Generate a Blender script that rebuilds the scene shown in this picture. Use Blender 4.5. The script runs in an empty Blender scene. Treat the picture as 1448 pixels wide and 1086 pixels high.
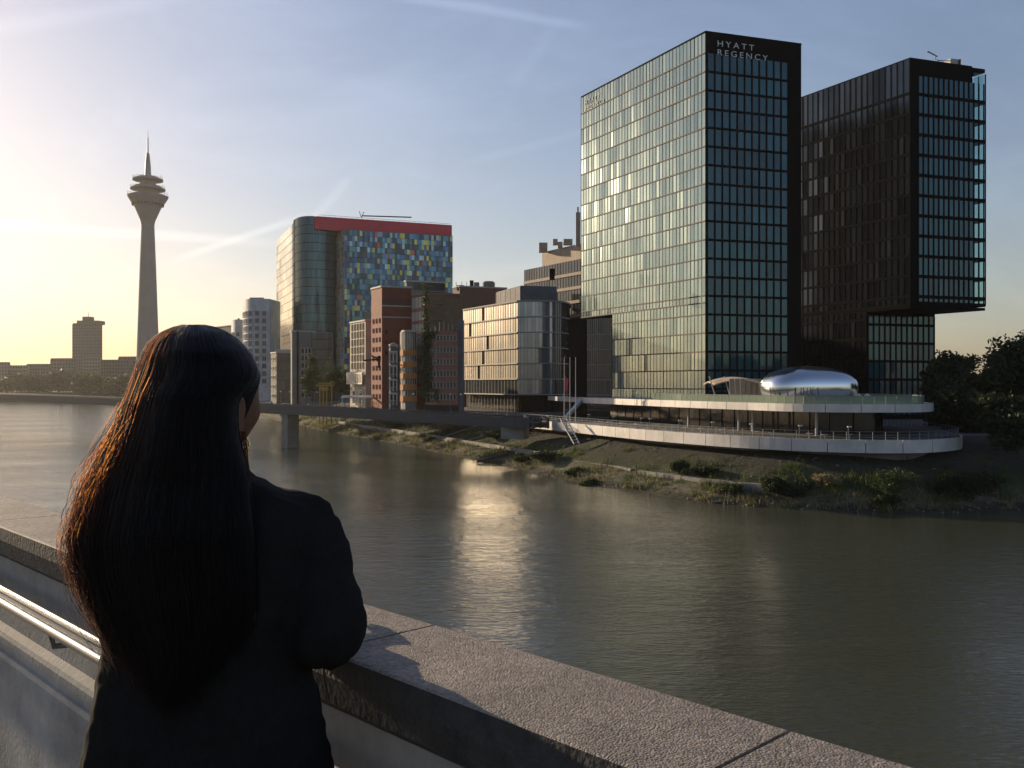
import bpy, bmesh, math, random
import numpy as np
from mathutils import Vector, Matrix, noise
R = math.radians
S = bpy.context.scene
random.seed(7)
rng = np.random.default_rng(7)

# ------------------------------------------------------------------ camera, sky, sun, exposure
CAMZ, F = 14.2, 1300.0
SUN_AZ, SUN_EL = -46.8, 12.5            # azimuth from +Y (negative = left), elevation
cam = bpy.data.objects.new('camera', bpy.data.cameras.new('camera'))
S.collection.objects.link(cam)
cam.location = (0, 0, CAMZ)
cam.rotation_euler = (R(90), 0, 0)
cam.data.sensor_width = 36
cam.data.lens = 36 * F / 1448
cam.data.clip_start = 0.05
cam.data.clip_end = 20000
S.camera = cam
S.view_settings.view_transform = 'Standard'
S.view_settings.look = 'None'
S.view_settings.gamma = 1
S.view_settings.exposure = 0.52
S.cycles.volume_bounces = 1
S.cycles.max_bounces = 8

W = bpy.data.worlds.new('World'); S.world = W; W.use_nodes = True
nt = W.node_tree; N = nt.nodes; Lk = nt.links
bg = N['Background']; bg.inputs['Strength'].default_value = 0.128
sky = N.new('ShaderNodeTexSky'); sky.sky_type = 'NISHITA'; sky.sun_disc = False
sky.sun_elevation = R(SUN_EL); sky.sun_rotation = R(SUN_AZ)
sky.altitude = 50; sky.air_density = 1.2; sky.dust_density = 1.0; sky.ozone_density = 2.6
tc = N.new('ShaderNodeTexCoord')
mp = N.new('ShaderNodeMapping'); mp.inputs['Rotation'].default_value = (R(12), R(20), R(35)); mp.inputs['Scale'].default_value = (1.2, 6, 5)
Lk.new(tc.outputs['Generated'], mp.inputs[0])
nz = N.new('ShaderNodeTexNoise'); nz.inputs['Scale'].default_value = 1.6; nz.inputs['Detail'].default_value = 7; nz.inputs['Roughness'].default_value = .62; nz.inputs['Distortion'].default_value = .5
Lk.new(mp.outputs[0], nz.inputs['Vector'])
rp = N.new('ShaderNodeValToRGB'); rp.color_ramp.elements[0].position = .46; rp.color_ramp.elements[1].position = .85
rp.color_ramp.elements[0].color = (0, 0, 0, 1); rp.color_ramp.elements[1].color = (.5, .5, .5, 1)
Lk.new(nz.outputs['Fac'], rp.inputs[0])
def pdir(x, y): return Vector(((x-724)/F, 1, (543-y)/F)).normalized()
def contrail(p, q, w, soft):
    """thin straight ice trail across the sky between two directions: 0..1 mask node output"""
    a, b = pdir(*p), pdir(*q)
    n = a.cross(b).normalized(); m = (a+b).normalized(); half = a.angle(b)/2
    d = N.new('ShaderNodeVectorMath'); d.operation = 'DOT_PRODUCT'; d.inputs[1].default_value = n
    Lk.new(tc.outputs['Generated'], d.inputs[0])
    wob = N.new('ShaderNodeMath'); wob.operation = 'MULTIPLY_ADD'; wob.inputs[1].default_value = w*1.6; wob.inputs[2].default_value = -w*.8
    Lk.new(nz.outputs['Fac'], wob.inputs[0])
    ad = N.new('ShaderNodeMath'); ad.operation = 'ADD'; Lk.new(d.outputs['Value'], ad.inputs[0]); Lk.new(wob.outputs[0], ad.inputs[1])
    ab = N.new('ShaderNodeMath'); ab.operation = 'ABSOLUTE'; Lk.new(ad.outputs[0], ab.inputs[0])
    r1 = N.new('ShaderNodeMapRange'); r1.interpolation_type = 'SMOOTHSTEP'
    r1.inputs[1].default_value = 0; r1.inputs[2].default_value = w; r1.inputs[3].default_value = soft; r1.inputs[4].default_value = 0
    Lk.new(ab.outputs[0], r1.inputs[0])
    d2 = N.new('ShaderNodeVectorMath'); d2.operation = 'DOT_PRODUCT'; d2.inputs[1].default_value = m
    Lk.new(tc.outputs['Generated'], d2.inputs[0])
    r2 = N.new('ShaderNodeMapRange'); r2.interpolation_type = 'SMOOTHSTEP'
    r2.inputs[1].default_value = math.cos(half); r2.inputs[2].default_value = math.cos(half*.55); r2.inputs[3].default_value = 0; r2.inputs[4].default_value = 1
    Lk.new(d2.outputs['Value'], r2.inputs[0])
    mu = N.new('ShaderNodeMath'); mu.operation = 'MULTIPLY'; Lk.new(r1.outputs[0], mu.inputs[0]); Lk.new(r2.outputs[0], mu.inputs[1])
    return mu.outputs[0]
acc = rp.outputs['Color']
for p, q, w, s in (((-500, 285), (430, 345), .0085, .45), ((235, 372), (440, 300), .006, .45), ((430, 318), (500, 245), .008, .25),
                   ((520, -14), (850, 42), .008, .42), ((640, 235), (860, 175), .007, .12), ((720, 130), (790, 30), .012, .14),
                   ((-300, 80), (300, -10), .012, .2), ((300, 90), (640, 150), .02, .1)):
    c = contrail(p, q, w, s)
    a = N.new('ShaderNodeMath'); a.operation = 'ADD'; a.use_clamp = True
    Lk.new(acc, a.inputs[0]); Lk.new(c, a.inputs[1]); acc = a.outputs[0]
scl = N.new('ShaderNodeMath'); scl.operation = 'MULTIPLY'; scl.inputs[1].default_value = .55; Lk.new(acc, scl.inputs[0])
br = N.new('ShaderNodeMix'); br.data_type = 'RGBA'; br.blend_type = 'ADD'
gl = N.new('ShaderNodeMix'); gl.data_type = 'RGBA'; gl.blend_type = 'MULTIPLY'; gl.inputs[0].default_value = 1
Lk.new(sky.outputs[0], gl.inputs[6]); gl.inputs[7].default_value = (1.25, 1.12, 1.0, 1)
Lk.new(scl.outputs[0], br.inputs[0]); Lk.new(sky.outputs[0], br.inputs[6]); Lk.new(gl.outputs[2], br.inputs[7])
bw = N.new('ShaderNodeRGBToBW'); Lk.new(br.outputs[2], bw.inputs[0])
veil = N.new('ShaderNodeMix'); veil.data_type = 'RGBA'; veil.blend_type = 'MULTIPLY'; veil.inputs[0].default_value = 1; veil.inputs[7].default_value = (1.03, 1.0, .97, 1)
Lk.new(bw.outputs[0], veil.inputs[6])
vm = N.new('ShaderNodeMix'); vm.data_type = 'RGBA'; vm.inputs[0].default_value = .3          # thin high cirrus veil greys the blue
Lk.new(br.outputs[2], vm.inputs[6]); Lk.new(veil.outputs[2], vm.inputs[7]); tn = N.new('ShaderNodeMix'); tn.data_type = 'RGBA'; tn.blend_type = 'MULTIPLY'; tn.inputs[0].default_value = 1; tn.inputs[7].default_value = (1.03, .97, 1.04, 1)
Lk.new(vm.outputs[2], tn.inputs[6]); bw2 = N.new('ShaderNodeRGBToBW'); Lk.new(tn.outputs[2], bw2.inputs[0])     # the veil of cirrus dims the aureole round the sun
c1_ = N.new('ShaderNodeMath'); c1_.operation = 'MULTIPLY_ADD'; c1_.inputs[1].default_value = 1/10.5; c1_.inputs[2].default_value = 1; Lk.new(bw2.outputs[0], c1_.inputs[0])
c2_ = N.new('ShaderNodeMath'); c2_.operation = 'DIVIDE'; c2_.inputs[0].default_value = 1; Lk.new(c1_.outputs[0], c2_.inputs[1])
c3_ = N.new('ShaderNodeVectorMath'); c3_.operation = 'SCALE'; Lk.new(tn.outputs[2], c3_.inputs[0]); Lk.new(c2_.outputs[0], c3_.inputs['Scale'])
hs = N.new('ShaderNodeHueSaturation'); hs.inputs['Saturation'].default_value = 1.15; Lk.new(c3_.outputs[0], hs.inputs['Color'])
Lk.new(hs.outputs[0], bg.inputs['Color'])

sun = bpy.data.objects.new('sun', bpy.data.lights.new('sun', 'SUN'))
S.collection.objects.link(sun)
sun.data.energy = 4.6; sun.data.angle = R(.6); sun.data.color = (1, .78, .52)
sd = Vector((math.sin(R(SUN_AZ))*math.cos(R(SUN_EL)), math.cos(R(SUN_AZ))*math.cos(R(SUN_EL)), math.sin(R(SUN_EL))))
sun.rotation_euler = sd.to_track_quat('Z', 'Y').to_euler()
sun.location = (-60, 60, 120)

# ------------------------------------------------------------------ helpers
COL = S.collection
def px(x, Y): return (x-724)/F*Y                        # world X of picture column x at depth Y
def pz(y, Y): return CAMZ + (543-y)/F*Y                 # world Z of picture row y at depth Y
def P2(x, Y): return Vector((px(x, Y), Y))
def Pw(x, y, z=0.0):                                    # point of level z seen at pixel
    Y = (CAMZ-z)*F/(y-543); return Vector((px(x, Y), Y))
def toward(P, xe, vp):                                  # from P along the direction vanishing at vp until column xe
    m, k = (vp-724)/F, (xe-724)/F
    t = (k*P.y-P.x)/(m-k); return Vector((P.x+m*t, P.y+t))

class MB:
    def __init__(s): s.v = []; s.f = []; s.m = []; s.r = []; s.c = []
    def quad(s, a, b, c, d, m=0, r=None, col=None):
        i = len(s.v); s.v += [tuple(a), tuple(b), tuple(c), tuple(d)]; s.f.append((i, i+1, i+2, i+3)); s.m.append(m)
        s.r.append(random.random() if r is None else r); s.c.append(col or (1, 1, 1, 1)); return s
    def face(s, pts, m=0, r=None, col=None):
        i = len(s.v); s.v += [tuple(p) for p in pts]; s.f.append(tuple(range(i, i+len(pts)))); s.m.append(m)
        s.r.append(random.random() if r is None else r); s.c.append(col or (1, 1, 1, 1)); return s
    def add(s, verts, faces, m=0):
        i = len(s.v); s.v += [tuple(p) for p in verts]
        for f in faces: s.f.append(tuple(i+k for k in f)); s.m.append(m); s.r.append(random.random()); s.c.append((1, 1, 1, 1))
        return s
    def obox(s, o, u, v, w, m=0):
        o, u, v, w = Vector(o), Vector(u), Vector(v), Vector(w)
        P = [o, o+u, o+u+v, o+v, o+w, o+u+w, o+u+v+w, o+v+w]
        fs = [(0, 3, 2, 1), (4, 5, 6, 7), (0, 1, 5, 4), (1, 2, 6, 5), (2, 3, 7, 6), (3, 0, 4, 7)]
        if u.cross(v).dot(w) < 0: fs = [f[::-1] for f in fs]
        return s.add(P, fs, m)
    def box(s, c, sz, m=0, rz=0.0):
        ca, sa = math.cos(rz), math.sin(rz)
        u, v, w = Vector((ca, sa, 0))*sz[0], Vector((-sa, ca, 0))*sz[1], Vector((0, 0, sz[2]))
        return s.obox(Vector(c)-u/2-v/2-w/2, u, v, w, m)
    def prism(s, poly, z0, z1, m=0, mtop=None):
        n = len(poly); ar = sum(poly[i][0]*poly[(i+1) % n][1]-poly[(i+1) % n][0]*poly[i][1] for i in range(n))
        if ar < 0: poly = poly[::-1]
        V = [(p[0], p[1], z0) for p in poly]+[(p[0], p[1], z1) for p in poly]
        s.add(V, [(i, (i+1) % n, n+(i+1) % n, n+i) for i in range(n)]+[tuple(range(n-1, -1, -1))], m)
        s.add(V, [tuple(range(n, 2*n))], m if mtop is None else mtop); return s
    def tube(s, path, r, n=8, m=0, cap=True):
        path = [Vector(p) for p in path]; k = len(path)
        rr = r if hasattr(r, '__len__') else [r]*k
        V = []; up = Vector((0, 0, 1))
        for i, p in enumerate(path):
            t = (path[min(i+1, k-1)]-path[max(i-1, 0)]).normalized()
            a = t.cross(up if abs(t.z) < .95 else Vector((1, 0, 0))).normalized(); b = t.cross(a)
            V += [p+(a*math.cos(2*math.pi*j/n)+b*math.sin(2*math.pi*j/n))*rr[i] for j in range(n)]
        fs = [(i*n+j, i*n+(j+1) % n, (i+1)*n+(j+1) % n, (i+1)*n+j) for i in range(k-1) for j in range(n)]
        if cap: fs += [tuple(range(n)), tuple(range((k-1)*n+n-1, (k-1)*n-1, -1))]
        return s.add(V, [f[::-1] for f in fs], m)
    def lathe(s, prof, c=(0, 0, 0), n=40, m=0):
        k = len(prof); V = [(c[0]+r*math.cos(2*math.pi*j/n), c[1]+r*math.sin(2*math.pi*j/n), c[2]+z) for r, z in prof for j in range(n)]
        return s.add(V, [(i*n+j, i*n+(j+1) % n, (i+1)*n+(j+1) % n, (i+1)*n+j) for i in range(k-1) for j in range(n)], m)
    def build(s, name, mats, parent=None, smooth=False, attr=False):
        me = bpy.data.meshes.new(name); me.from_pydata(s.v, [], s.f)
        mats = mats if isinstance(mats, (list, tuple)) else [mats]
        for m in mats: me.materials.append(m)
        if len(mats) > 1: me.polygons.foreach_set('material_index', s.m)
        if attr:
            a = me.attributes.new('rnd', 'FLOAT', 'FACE'); a.data.foreach_set('value', s.r)
            a = me.attributes.new('col', 'FLOAT_COLOR', 'FACE'); a.data.foreach_set('color', [k for c in s.c for k in c])
        if smooth: me.polygons.foreach_set('use_smooth', [True]*len(me.polygons))
        me.update()
        return link(name, me, parent)
def link(name, data, parent=None):
    o = bpy.data.objects.new(name, data); COL.objects.link(o)
    if parent:
        o.parent = parent; M = Matrix.Translation(parent.location) @ parent.rotation_euler.to_matrix().to_4x4() if parent.parent is None else Matrix()
        if parent.parent is None: o.matrix_parent_inverse = M.inverted()
        else: o.matrix_parent_inverse = Matrix()
    return o
# every part's mesh is written in world coordinates; things get an Empty at their base
def thing(name, label, cat, loc=(0, 0, 0), group=None):
    o = bpy.data.objects.new(name, None); COL.objects.link(o); o.location = loc; o.empty_display_size = .5
    return tag(o, label, cat, group)
def tag(o, label, cat, group=None):
    o['label'] = label; o['category'] = cat
    if group: o['group'] = group
    return o
def struct(o, kind='structure'): o['kind'] = kind; return o
def copy_tree(o, parent=None):
    c = o.copy(); COL.objects.link(c)
    if parent: c.parent = parent; c.matrix_parent_inverse = o.matrix_parent_inverse.copy()
    for ch in list(o.children): copy_tree(ch, c)
    return c

# ------------------------------------------------------------------ materials
def rgb(*c): return (*c, 1)
def mat(name, color, rough=.6, metal=0.0, spec=.5, nscale=None, namt=.25, bump=0.0, bscale=None, c2=None, coat=0.0, attr=None, stretch=None, bdist=.02, detail=6):
    m = bpy.data.materials.new(name); m.use_nodes = True; t = m.node_tree; n = t.nodes; l = t.links
    b = n['Principled BSDF']; b.inputs['Roughness'].default_value = rough; b.inputs['Metallic'].default_value = metal
    b.inputs['Specular IOR Level'].default_value = spec; b.inputs['Coat Weight'].default_value = coat
    b.inputs['Base Color'].default_value = rgb(*color)
    tcn = n.new('ShaderNodeTexCoord'); vec = tcn.outputs['Object']
    if stretch:
        mpn = n.new('ShaderNodeMapping'); mpn.inputs['Scale'].default_value = stretch; l.new(vec, mpn.inputs[0]); vec = mpn.outputs[0]
    c2 = c2 or tuple(k*(1-namt) for k in color); fac = None
    if attr:
        at = n.new('ShaderNodeAttribute'); at.attribute_name = attr; fac = at.outputs['Fac'] if attr == 'rnd' else None
    if nscale:
        z = n.new('ShaderNodeTexNoise'); z.inputs['Scale'].default_value = nscale; z.inputs['Detail'].default_value = detail; z.inputs['Roughness'].default_value = .65
        l.new(vec, z.inputs['Vector'])
        rpn = n.new('ShaderNodeMapRange'); rpn.inputs[1].default_value = .3; rpn.inputs[2].default_value = .7; l.new(z.outputs['Fac'], rpn.inputs[0])
        f2 = rpn.outputs[0]
        if fac is not None:
            ad = n.new('ShaderNodeMath'); ad.operation = 'MULTIPLY_ADD'; ad.inputs[1].default_value = .35; ad.use_clamp = True
            l.new(f2, ad.inputs[0]); sc = n.new('ShaderNodeMath'); sc.operation = 'MULTIPLY'; sc.inputs[1].default_value = .65; l.new(fac, sc.inputs[0]); l.new(sc.outputs[0], ad.inputs[2]); fac = ad.outputs[0]
        else: fac = f2
    if attr == 'col': l.new(at.outputs['Color'], b.inputs['Base Color'])
    elif fac is not None:
        mx = n.new('ShaderNodeMix'); mx.data_type = 'RGBA'; mx.inputs[6].default_value = rgb(*color); mx.inputs[7].default_value = rgb(*c2)
        l.new(fac, mx.inputs[0]); l.new(mx.outputs[2], b.inputs['Base Color'])
    if bump:
        z2 = n.new('ShaderNodeTexNoise'); z2.inputs['Scale'].default_value = bscale or 20; z2.inputs['Detail'].default_value = 6; l.new(vec, z2.inputs['Vector'])
        bn = n.new('ShaderNodeBump'); bn.inputs['Strength'].default_value = bump; bn.inputs['Distance'].default_value = bdist
        l.new(z2.outputs['Fac'], bn.inputs['Height']); l.new(bn.outputs[0], b.inputs['Normal'])
    return m
def nodes_of(m): return m.node_tree.nodes, m.node_tree.links, m.node_tree.nodes['Principled BSDF']

M = {}
M['conc'] = mat('concrete', (.30, .28, .25), .85, nscale=.8, namt=.35, bump=.3, bscale=6)
M['conc_light'] = mat('pale_concrete', (.50, .47, .43), .75, nscale=.6, namt=.22)
M['tower_conc'] = mat('tower_concrete', (.22, .21, .20), .9, nscale=.08, namt=.2)
M['steel'] = mat('painted_steel', (.16, .17, .18), .5, metal=.3)
M['bridge_blue'] = mat('bridge_steel', (.04, .047, .06), .5, metal=.2, nscale=.5, namt=.2)
M['black'] = mat('black_cladding', (.0045, .005, .006), .85, spec=.05, nscale=.5, namt=.3)
M['frame'] = mat('dark_frame', (.0055, .0065, .008), .9, spec=.04)
M['bronze'] = mat('bronze_band', (.11, .08, .06), .7, spec=.2)
M['white'] = mat('white_panel', (.62, .60, .57), .5, nscale=.4, namt=.15)
M['chrome'] = mat('polished_steel', (.70, .71, .73), .17, metal=1, bump=.06, bscale=.5, bdist=.2)
M['rail'] = mat('stainless_rail', (.34, .335, .33), .3, metal=1, stretch=(1, 1, 1), bump=.03, bscale=60)
M['dark_glass'] = mat('dark_glass', (.010, .012, .013), .08, metal=0, spec=.35, attr='rnd', c2=(.028, .03, .03))
M['sign'] = mat('sign_letter', (.75, .75, .75), .4)
M['sign_dim'] = mat('pale_letter', (.16, .18, .17), .5)
M['red'] = mat('red_cladding', (.62, .02, .045), .45, nscale=.3, namt=.15)
M['gold'] = mat('gold', (.85, .58, .22), .2, metal=1)

# mirror-tinted glazing: tint and roughness vary from pane to pane
def glazing(name, c1, c2, metal, rough=.07, nscale=.25):
    m = mat(name, c1, rough, metal=metal, attr='rnd', c2=c2, nscale=nscale, spec=.6, bump=.02, bscale=.35, bdist=.3)
    return m
M['glass_pale'] = glazing('pale_curtain_glass', (.35, .44, .41), (.21, .28, .28), .6, .13)
M['glass_teal'] = glazing('teal_curtain_glass', (.024, .105, .125), (.009, .038, .055), .28, .06)
M['glass_black'] = glazing('black_curtain_glass', (.062, .078, .095), (.012, .016, .02), .8, .16)
M['glass_sunlit'] = glazing('sunlit_cream_glass', (.86, .78, .63), (.58, .52, .43), .3, .22)  # cream base colour carries the sun's glow on the left faces
M['glass_silver'] = glazing('silver_curtain_glass', (.42, .44, .46), (.2, .22, .25), .45, .12)
M['glass_grey'] = glazing('grey_curtain_glass', (.10, .11, .12), (.05, .055, .06), .4, .1)
M['glass_lit'] = glazing('sunlit_warm_glass', (.72, .66, .50), (.5, .5, .42), .75, .1)  # sunlit glass: warm sun glow put into the colour
M['glass_blue'] = glazing('blue_curtain_glass', (.08, .20, .23), (.04, .11, .13), .3, .07)
M['glass_col'] = mat('coloured_glass_panel', (1, 1, 1), .18, metal=.15, attr='col')
def clear_glass(name, tint, fac=.25):
    m = bpy.data.materials.new(name); m.use_nodes = True; n = m.node_tree.nodes; l = m.node_tree.links
    b = n['Principled BSDF']; b.inputs['Base Color'].default_value = rgb(*tint); b.inputs['Roughness'].default_value = .05
    t = n.new('ShaderNodeBsdfTransparent'); t.inputs[0].default_value = rgb(*[min(1, .35+k) for k in tint])
    x = n.new('ShaderNodeMixShader'); x.inputs[0].default_value = fac
    l.new(t.outputs[0], x.inputs[1]); l.new(b.outputs[0], x.inputs[2]); l.new(x.outputs[0], n['Material Output'].inputs[0]); return m
M['glass_clear'] = clear_glass('clear_teal_glass', (.35, .55, .55), .2)
M['balustrade'] = clear_glass('green_balustrade_glass', (.30, .38, .29), .5)
for nm, c in (('brick', (.27, .07, .038)), ('brick_dark', (.13, .05, .04)), ('tan', (.25, .155, .10)), ('cream', (.58, .50, .38)), ('beige', (.46, .37, .28)),
              ('orange', (.55, .22, .05)), ('grey', (.22, .21, .20)), ('grey_blue', (.13, .15, .18)), ('gehry', (.62, .63, .66)), ('far_grey', (.11, .105, .10)), ('far_pale', (.17, .16, .15)),
              ('dark_green', (.05, .075, .07)), ('stone_red', (.36, .16, .12)), ('yellow', (.50, .32, .03)), ('asphalt', (.06, .06, .06))):
    M[nm] = mat(nm+'_wall', c, .8, nscale=.5, namt=.3)
def leafmat(name, c1, c2):
    m = mat(name, c1, .6, attr='rnd', c2=c2, spec=.2); n, l, b = nodes_of(m)
    tr = n.new('ShaderNodeBsdfTranslucent'); x = n.new('ShaderNodeMixShader'); x.inputs[0].default_value = .25
    tr.inputs[0].default_value = rgb(*[k*1.3 for k in c1])
    l.new(b.outputs[0], x.inputs[1]); l.new(tr.outputs[0], x.inputs[2]); l.new(x.outputs[0], n['Material Output'].inputs[0]); return m
M['leaf_dark'] = leafmat('dark_leaves', (.034, .048, .019), (.010, .017, .008))
M['leaf'] = leafmat('green_leaves', (.055, .078, .024), (.022, .036, .013))
M['leaf_dry'] = leafmat('straw_leaves', (.26, .22, .12), (.10, .10, .045))
M['leaf_far'] = leafmat('hazy_leaves', (.06, .075, .035), (.04, .05, .025))
M['bark'] = mat('bark', (.07, .055, .04), .9, nscale=4, namt=.4)

# ------------------------------------------------------------------ generic builders
def facade(parent, A, B, z0, z1, ncol, zl, gmat, bmat=None, mm=None, off=.06, tilt=.006, mw=.07, md=.06, bh=.22, bd=.10, name='glazing', palette=None, skip=None, frac=(0, 1), merge=1):
    """curtain wall on the plane through A..B (2D), panes between the levels zl, mullions and floor bands"""
    A, B = Vector(A[:2]), Vector(B[:2]); d = B-A; L = d.length; e = d/L
    n = Vector((e.y, -e.x))
    if n.dot(-(A+B)/2) < 0 and name != 'rear_glazing': n = -n
    g = MB(); fr = MB(); bn = MB()
    zs = [z for z in zl if z0 < z < z1]; zs = [z0]+sorted(zs)+[z1]
    xs = [L*(frac[0]+(frac[1]-frac[0])*i/ncol) for i in range(ncol+1)]
    for k in range(len(zs)-1):
        last = .5
        for i in range(ncol):
            if skip and skip(i, k): continue
            if i % merge == 0 or random.random() < .3: last = random.random()
            t1, t2 = random.gauss(0, tilt), random.gauss(0, tilt*.6)
            a = A+e*(xs[i]+.0)+n*(off+t1); b = A+e*xs[i+1]+n*(off-t1)
            q = [(a.x, a.y, zs[k]), (b.x, b.y, zs[k]), (b.x-n.x*t2, b.y-n.y*t2, zs[k+1]), (a.x-n.x*t2, a.y-n.y*t2, zs[k+1])]
            if n.dot(Vector((e.y, -e.x))) < 0: q = q[::-1]
            g.quad(*q, r=last, col=palette() if palette else None)
    n3 = Vector((n.x, n.y, 0)); e3 = Vector((e.x, e.y, 0))
    o = g.build(name, gmat, parent, attr=True)
    if mm:
        for x in xs:
            c = A+e*x+n*off; fr.obox((c.x-e.x*mw/2, c.y-e.y*mw/2, z0), e3*mw, n3*md, (0, 0, z1-z0))
        fr.build('mullion_grid', mm, parent)
    if bmat:
        for z in zs[:-1] if z0 > 0 else zs:
            c = A+e*xs[0]+n*(off-.02); bn.obox((c.x, c.y, z-bh/2), e3*(xs[-1]-xs[0]), n3*(bd+.02), (0, 0, bh))
        bn.build('floor_band', bmat, parent)
    return o
def windows(parent, A, B, z0, z1, nc, nr, w, h, fm, gm, margin=(.06, .04), name='window', skip=None):
    """single windows, each its own mesh: frame and pane, copied over the face A..B"""
    A, B = Vector(A[:2]), Vector(B[:2]); d = B-A; L = d.length; e = d/L; n = Vector((e.y, -e.x))
    if n.dot(-(A+B)/2) < 0: n = -n
    e3, n3 = Vector((e.x, e.y, 0)), Vector((n.x, n.y, 0)); first = None
    for j in range(nr):
        for i in range(nc):
            if skip and skip(i, j): continue
            c = A+e*L*(margin[0]+(1-2*margin[0])*(i+.5)/nc); z = z0+(z1-z0)*(margin[1]+(1-2*margin[1])*(j+.5)/nr)
            c3 = Vector((c.x, c.y, z))
            if first is None:
                b = MB(); t = .12*w; dn = n3*.16
                b.obox(-e3*w/2-Vector((0, 0, h/2)), e3*w, n3*.05, (0, 0, h), 1)
                for s in (-1, 1): b.obox(e3*(s*w/2-t/2)-Vector((0, 0, h/2)), e3*t, dn, (0, 0, h), 0)
                for s in (-1, 1): b.obox(-e3*(w/2-t/2)+Vector((0, 0, s*(h/2-t/2)-t/2)), e3*(w-t), dn*.9, (0, 0, t), 0)
                first = b.build(name, [fm, gm], parent); first.location = c3; o = first
            else:
                o = first.copy(); COL.objects.link(o); o.location = c3
def bthing(name, label, cat, P, group=None, z=7.3): return thing(name, label, cat, (P[0], P[1], z), group)
def offset_poly(poly, d):
    """inset a closed polygon by d (positive = inward)"""
    n = len(poly); ar = sum(poly[i][0]*poly[(i+1) % n][1]-poly[(i+1) % n][0]*poly[i][1] for i in range(n)); sg = 1 if ar > 0 else -1
    out = []
    for i in range(n):
        a, b, c = Vector(poly[i-1]), Vector(poly[i]), Vector(poly[(i+1) % n])
        e1, e2 = (b-a).normalized(), (c-b).normalized()
        n1, n2 = Vector((-e1.y, e1.x))*sg, Vector((-e2.y, e2.x))*sg; m = (n1+n2)
        if m.length < .2: m = n1
        m.normalize(); out.append(b+m*d/max(.5, m.dot(n1)))
    return out
def catmull(P, k=6):
    P = [Vector(p) for p in P]; out = []
    for i in range(len(P)-1):
        a, b, c, d = P[max(i-1, 0)], P[i], P[i+1], P[min(i+2, len(P)-1)]
        for j in range(k):
            t = j/k; out.append(.5*((2*b)+(c-a)*t+(2*a-5*b+4*c-d)*t*t+(3*b-a-3*c+d)*t**3))
    return out+[P[-1]]
def arclen(P):
    s = [0]
    for i in range(1, len(P)): s.append(s[-1]+(P[i]-P[i-1]).length)
    return s
def at_len(P, s, x):
    for i in range(1, len(P)):
        if s[i] >= x: return P[i-1].lerp(P[i], (x-s[i-1])/max(1e-6, s[i]-s[i-1]))
    return P[-1]

# ------------------------------------------------------------------ water, ground, bank
def make_water():
    m = mat('river_water', (.060, .063, .040), .07, spec=.5); n, l, b = nodes_of(m)
    b.inputs['IOR'].default_value = 1.33
    tcn = n.new('ShaderNodeTexCoord')
    prev = None
    for sc, stre, dist, det, rot in ((.10, .25, .6, 3, 20), (.75, .5, .16, 4, -25), (2.6, .85, .075, 5, 10)):
        mp = n.new('ShaderNodeMapping'); mp.inputs['Rotation'].default_value = (0, 0, R(rot)); mp.inputs['Scale'].default_value = (.55, 1.25, 1)
        l.new(tcn.outputs['Object'], mp.inputs[0])
        z = n.new('ShaderNodeTexNoise'); z.inputs['Scale'].default_value = sc; z.inputs['Detail'].default_value = det; z.inputs['Distortion'].default_value = .6; z.inputs['Roughness'].default_value = .55
        l.new(mp.outputs[0], z.inputs['Vector'])
        bp = n.new('ShaderNodeBump'); bp.inputs['Strength'].default_value = stre; bp.inputs['Distance'].default_value = dist
        l.new(z.outputs['Fac'], bp.inputs['Height'])
        if sc > .5:                                       # wind patches: calm lanes and ruffled water
            w = n.new('ShaderNodeTexNoise'); w.inputs['Scale'].default_value = .035; w.inputs['Detail'].default_value = 3; l.new(mp.outputs[0], w.inputs['Vector'])
            r = n.new('ShaderNodeMapRange'); r.inputs[1].default_value = .35; r.inputs[2].default_value = .65; r.inputs[3].default_value = stre*.45; r.inputs[4].default_value = min(1, stre*1.5); l.new(w.outputs['Fac'], r.inputs[0]); l.new(r.outputs[0], bp.inputs['Strength'])
        if prev: l.new(prev, bp.inputs['Normal'])
        prev = bp.outputs[0]
    l.new(prev, b.inputs['Normal'])
    return MB().quad((-2600, -300, 0), (900, -300, 0), (900, 1500, 0), (-2600, 1500, 0)).build('water', m)
struct(make_water())
gm = mat('ground_earth', (.10, .095, .085), .9, nscale=.02, namt=.3)
struct(MB().quad((-9000, -4000, -4), (9000, -4000, -4), (9000, 12000, -4), (-9000, 12000, -4)).build('ground', gm))

WPX = [(2300, 668), (1900, 694), (1650, 714), (1448, 722), (1300, 727), (1180, 724), (1050, 716), (960, 706), (860, 690), (760, 671), (700, 657), (640, 645), (560, 628), (480, 613), (400, 597), (330, 581), (250, 571.5), (0, 567), (-500, 567), (-1400, 567)]
WL = catmull([Pw(x, y) for x, y in WPX], 8)
BANK_W = 18.5; QZ = 7.3
def bank_normals(P):
    out = []
    for i in range(len(P)):
        t = (P[min(i+1, len(P)-1)]-P[max(i-1, 0)]).normalized(); out.append(Vector((t.y, -t.x)))
    return out
NL = bank_normals(WL)
if NL[40].y < 0: NL = [-n for n in NL]
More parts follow.
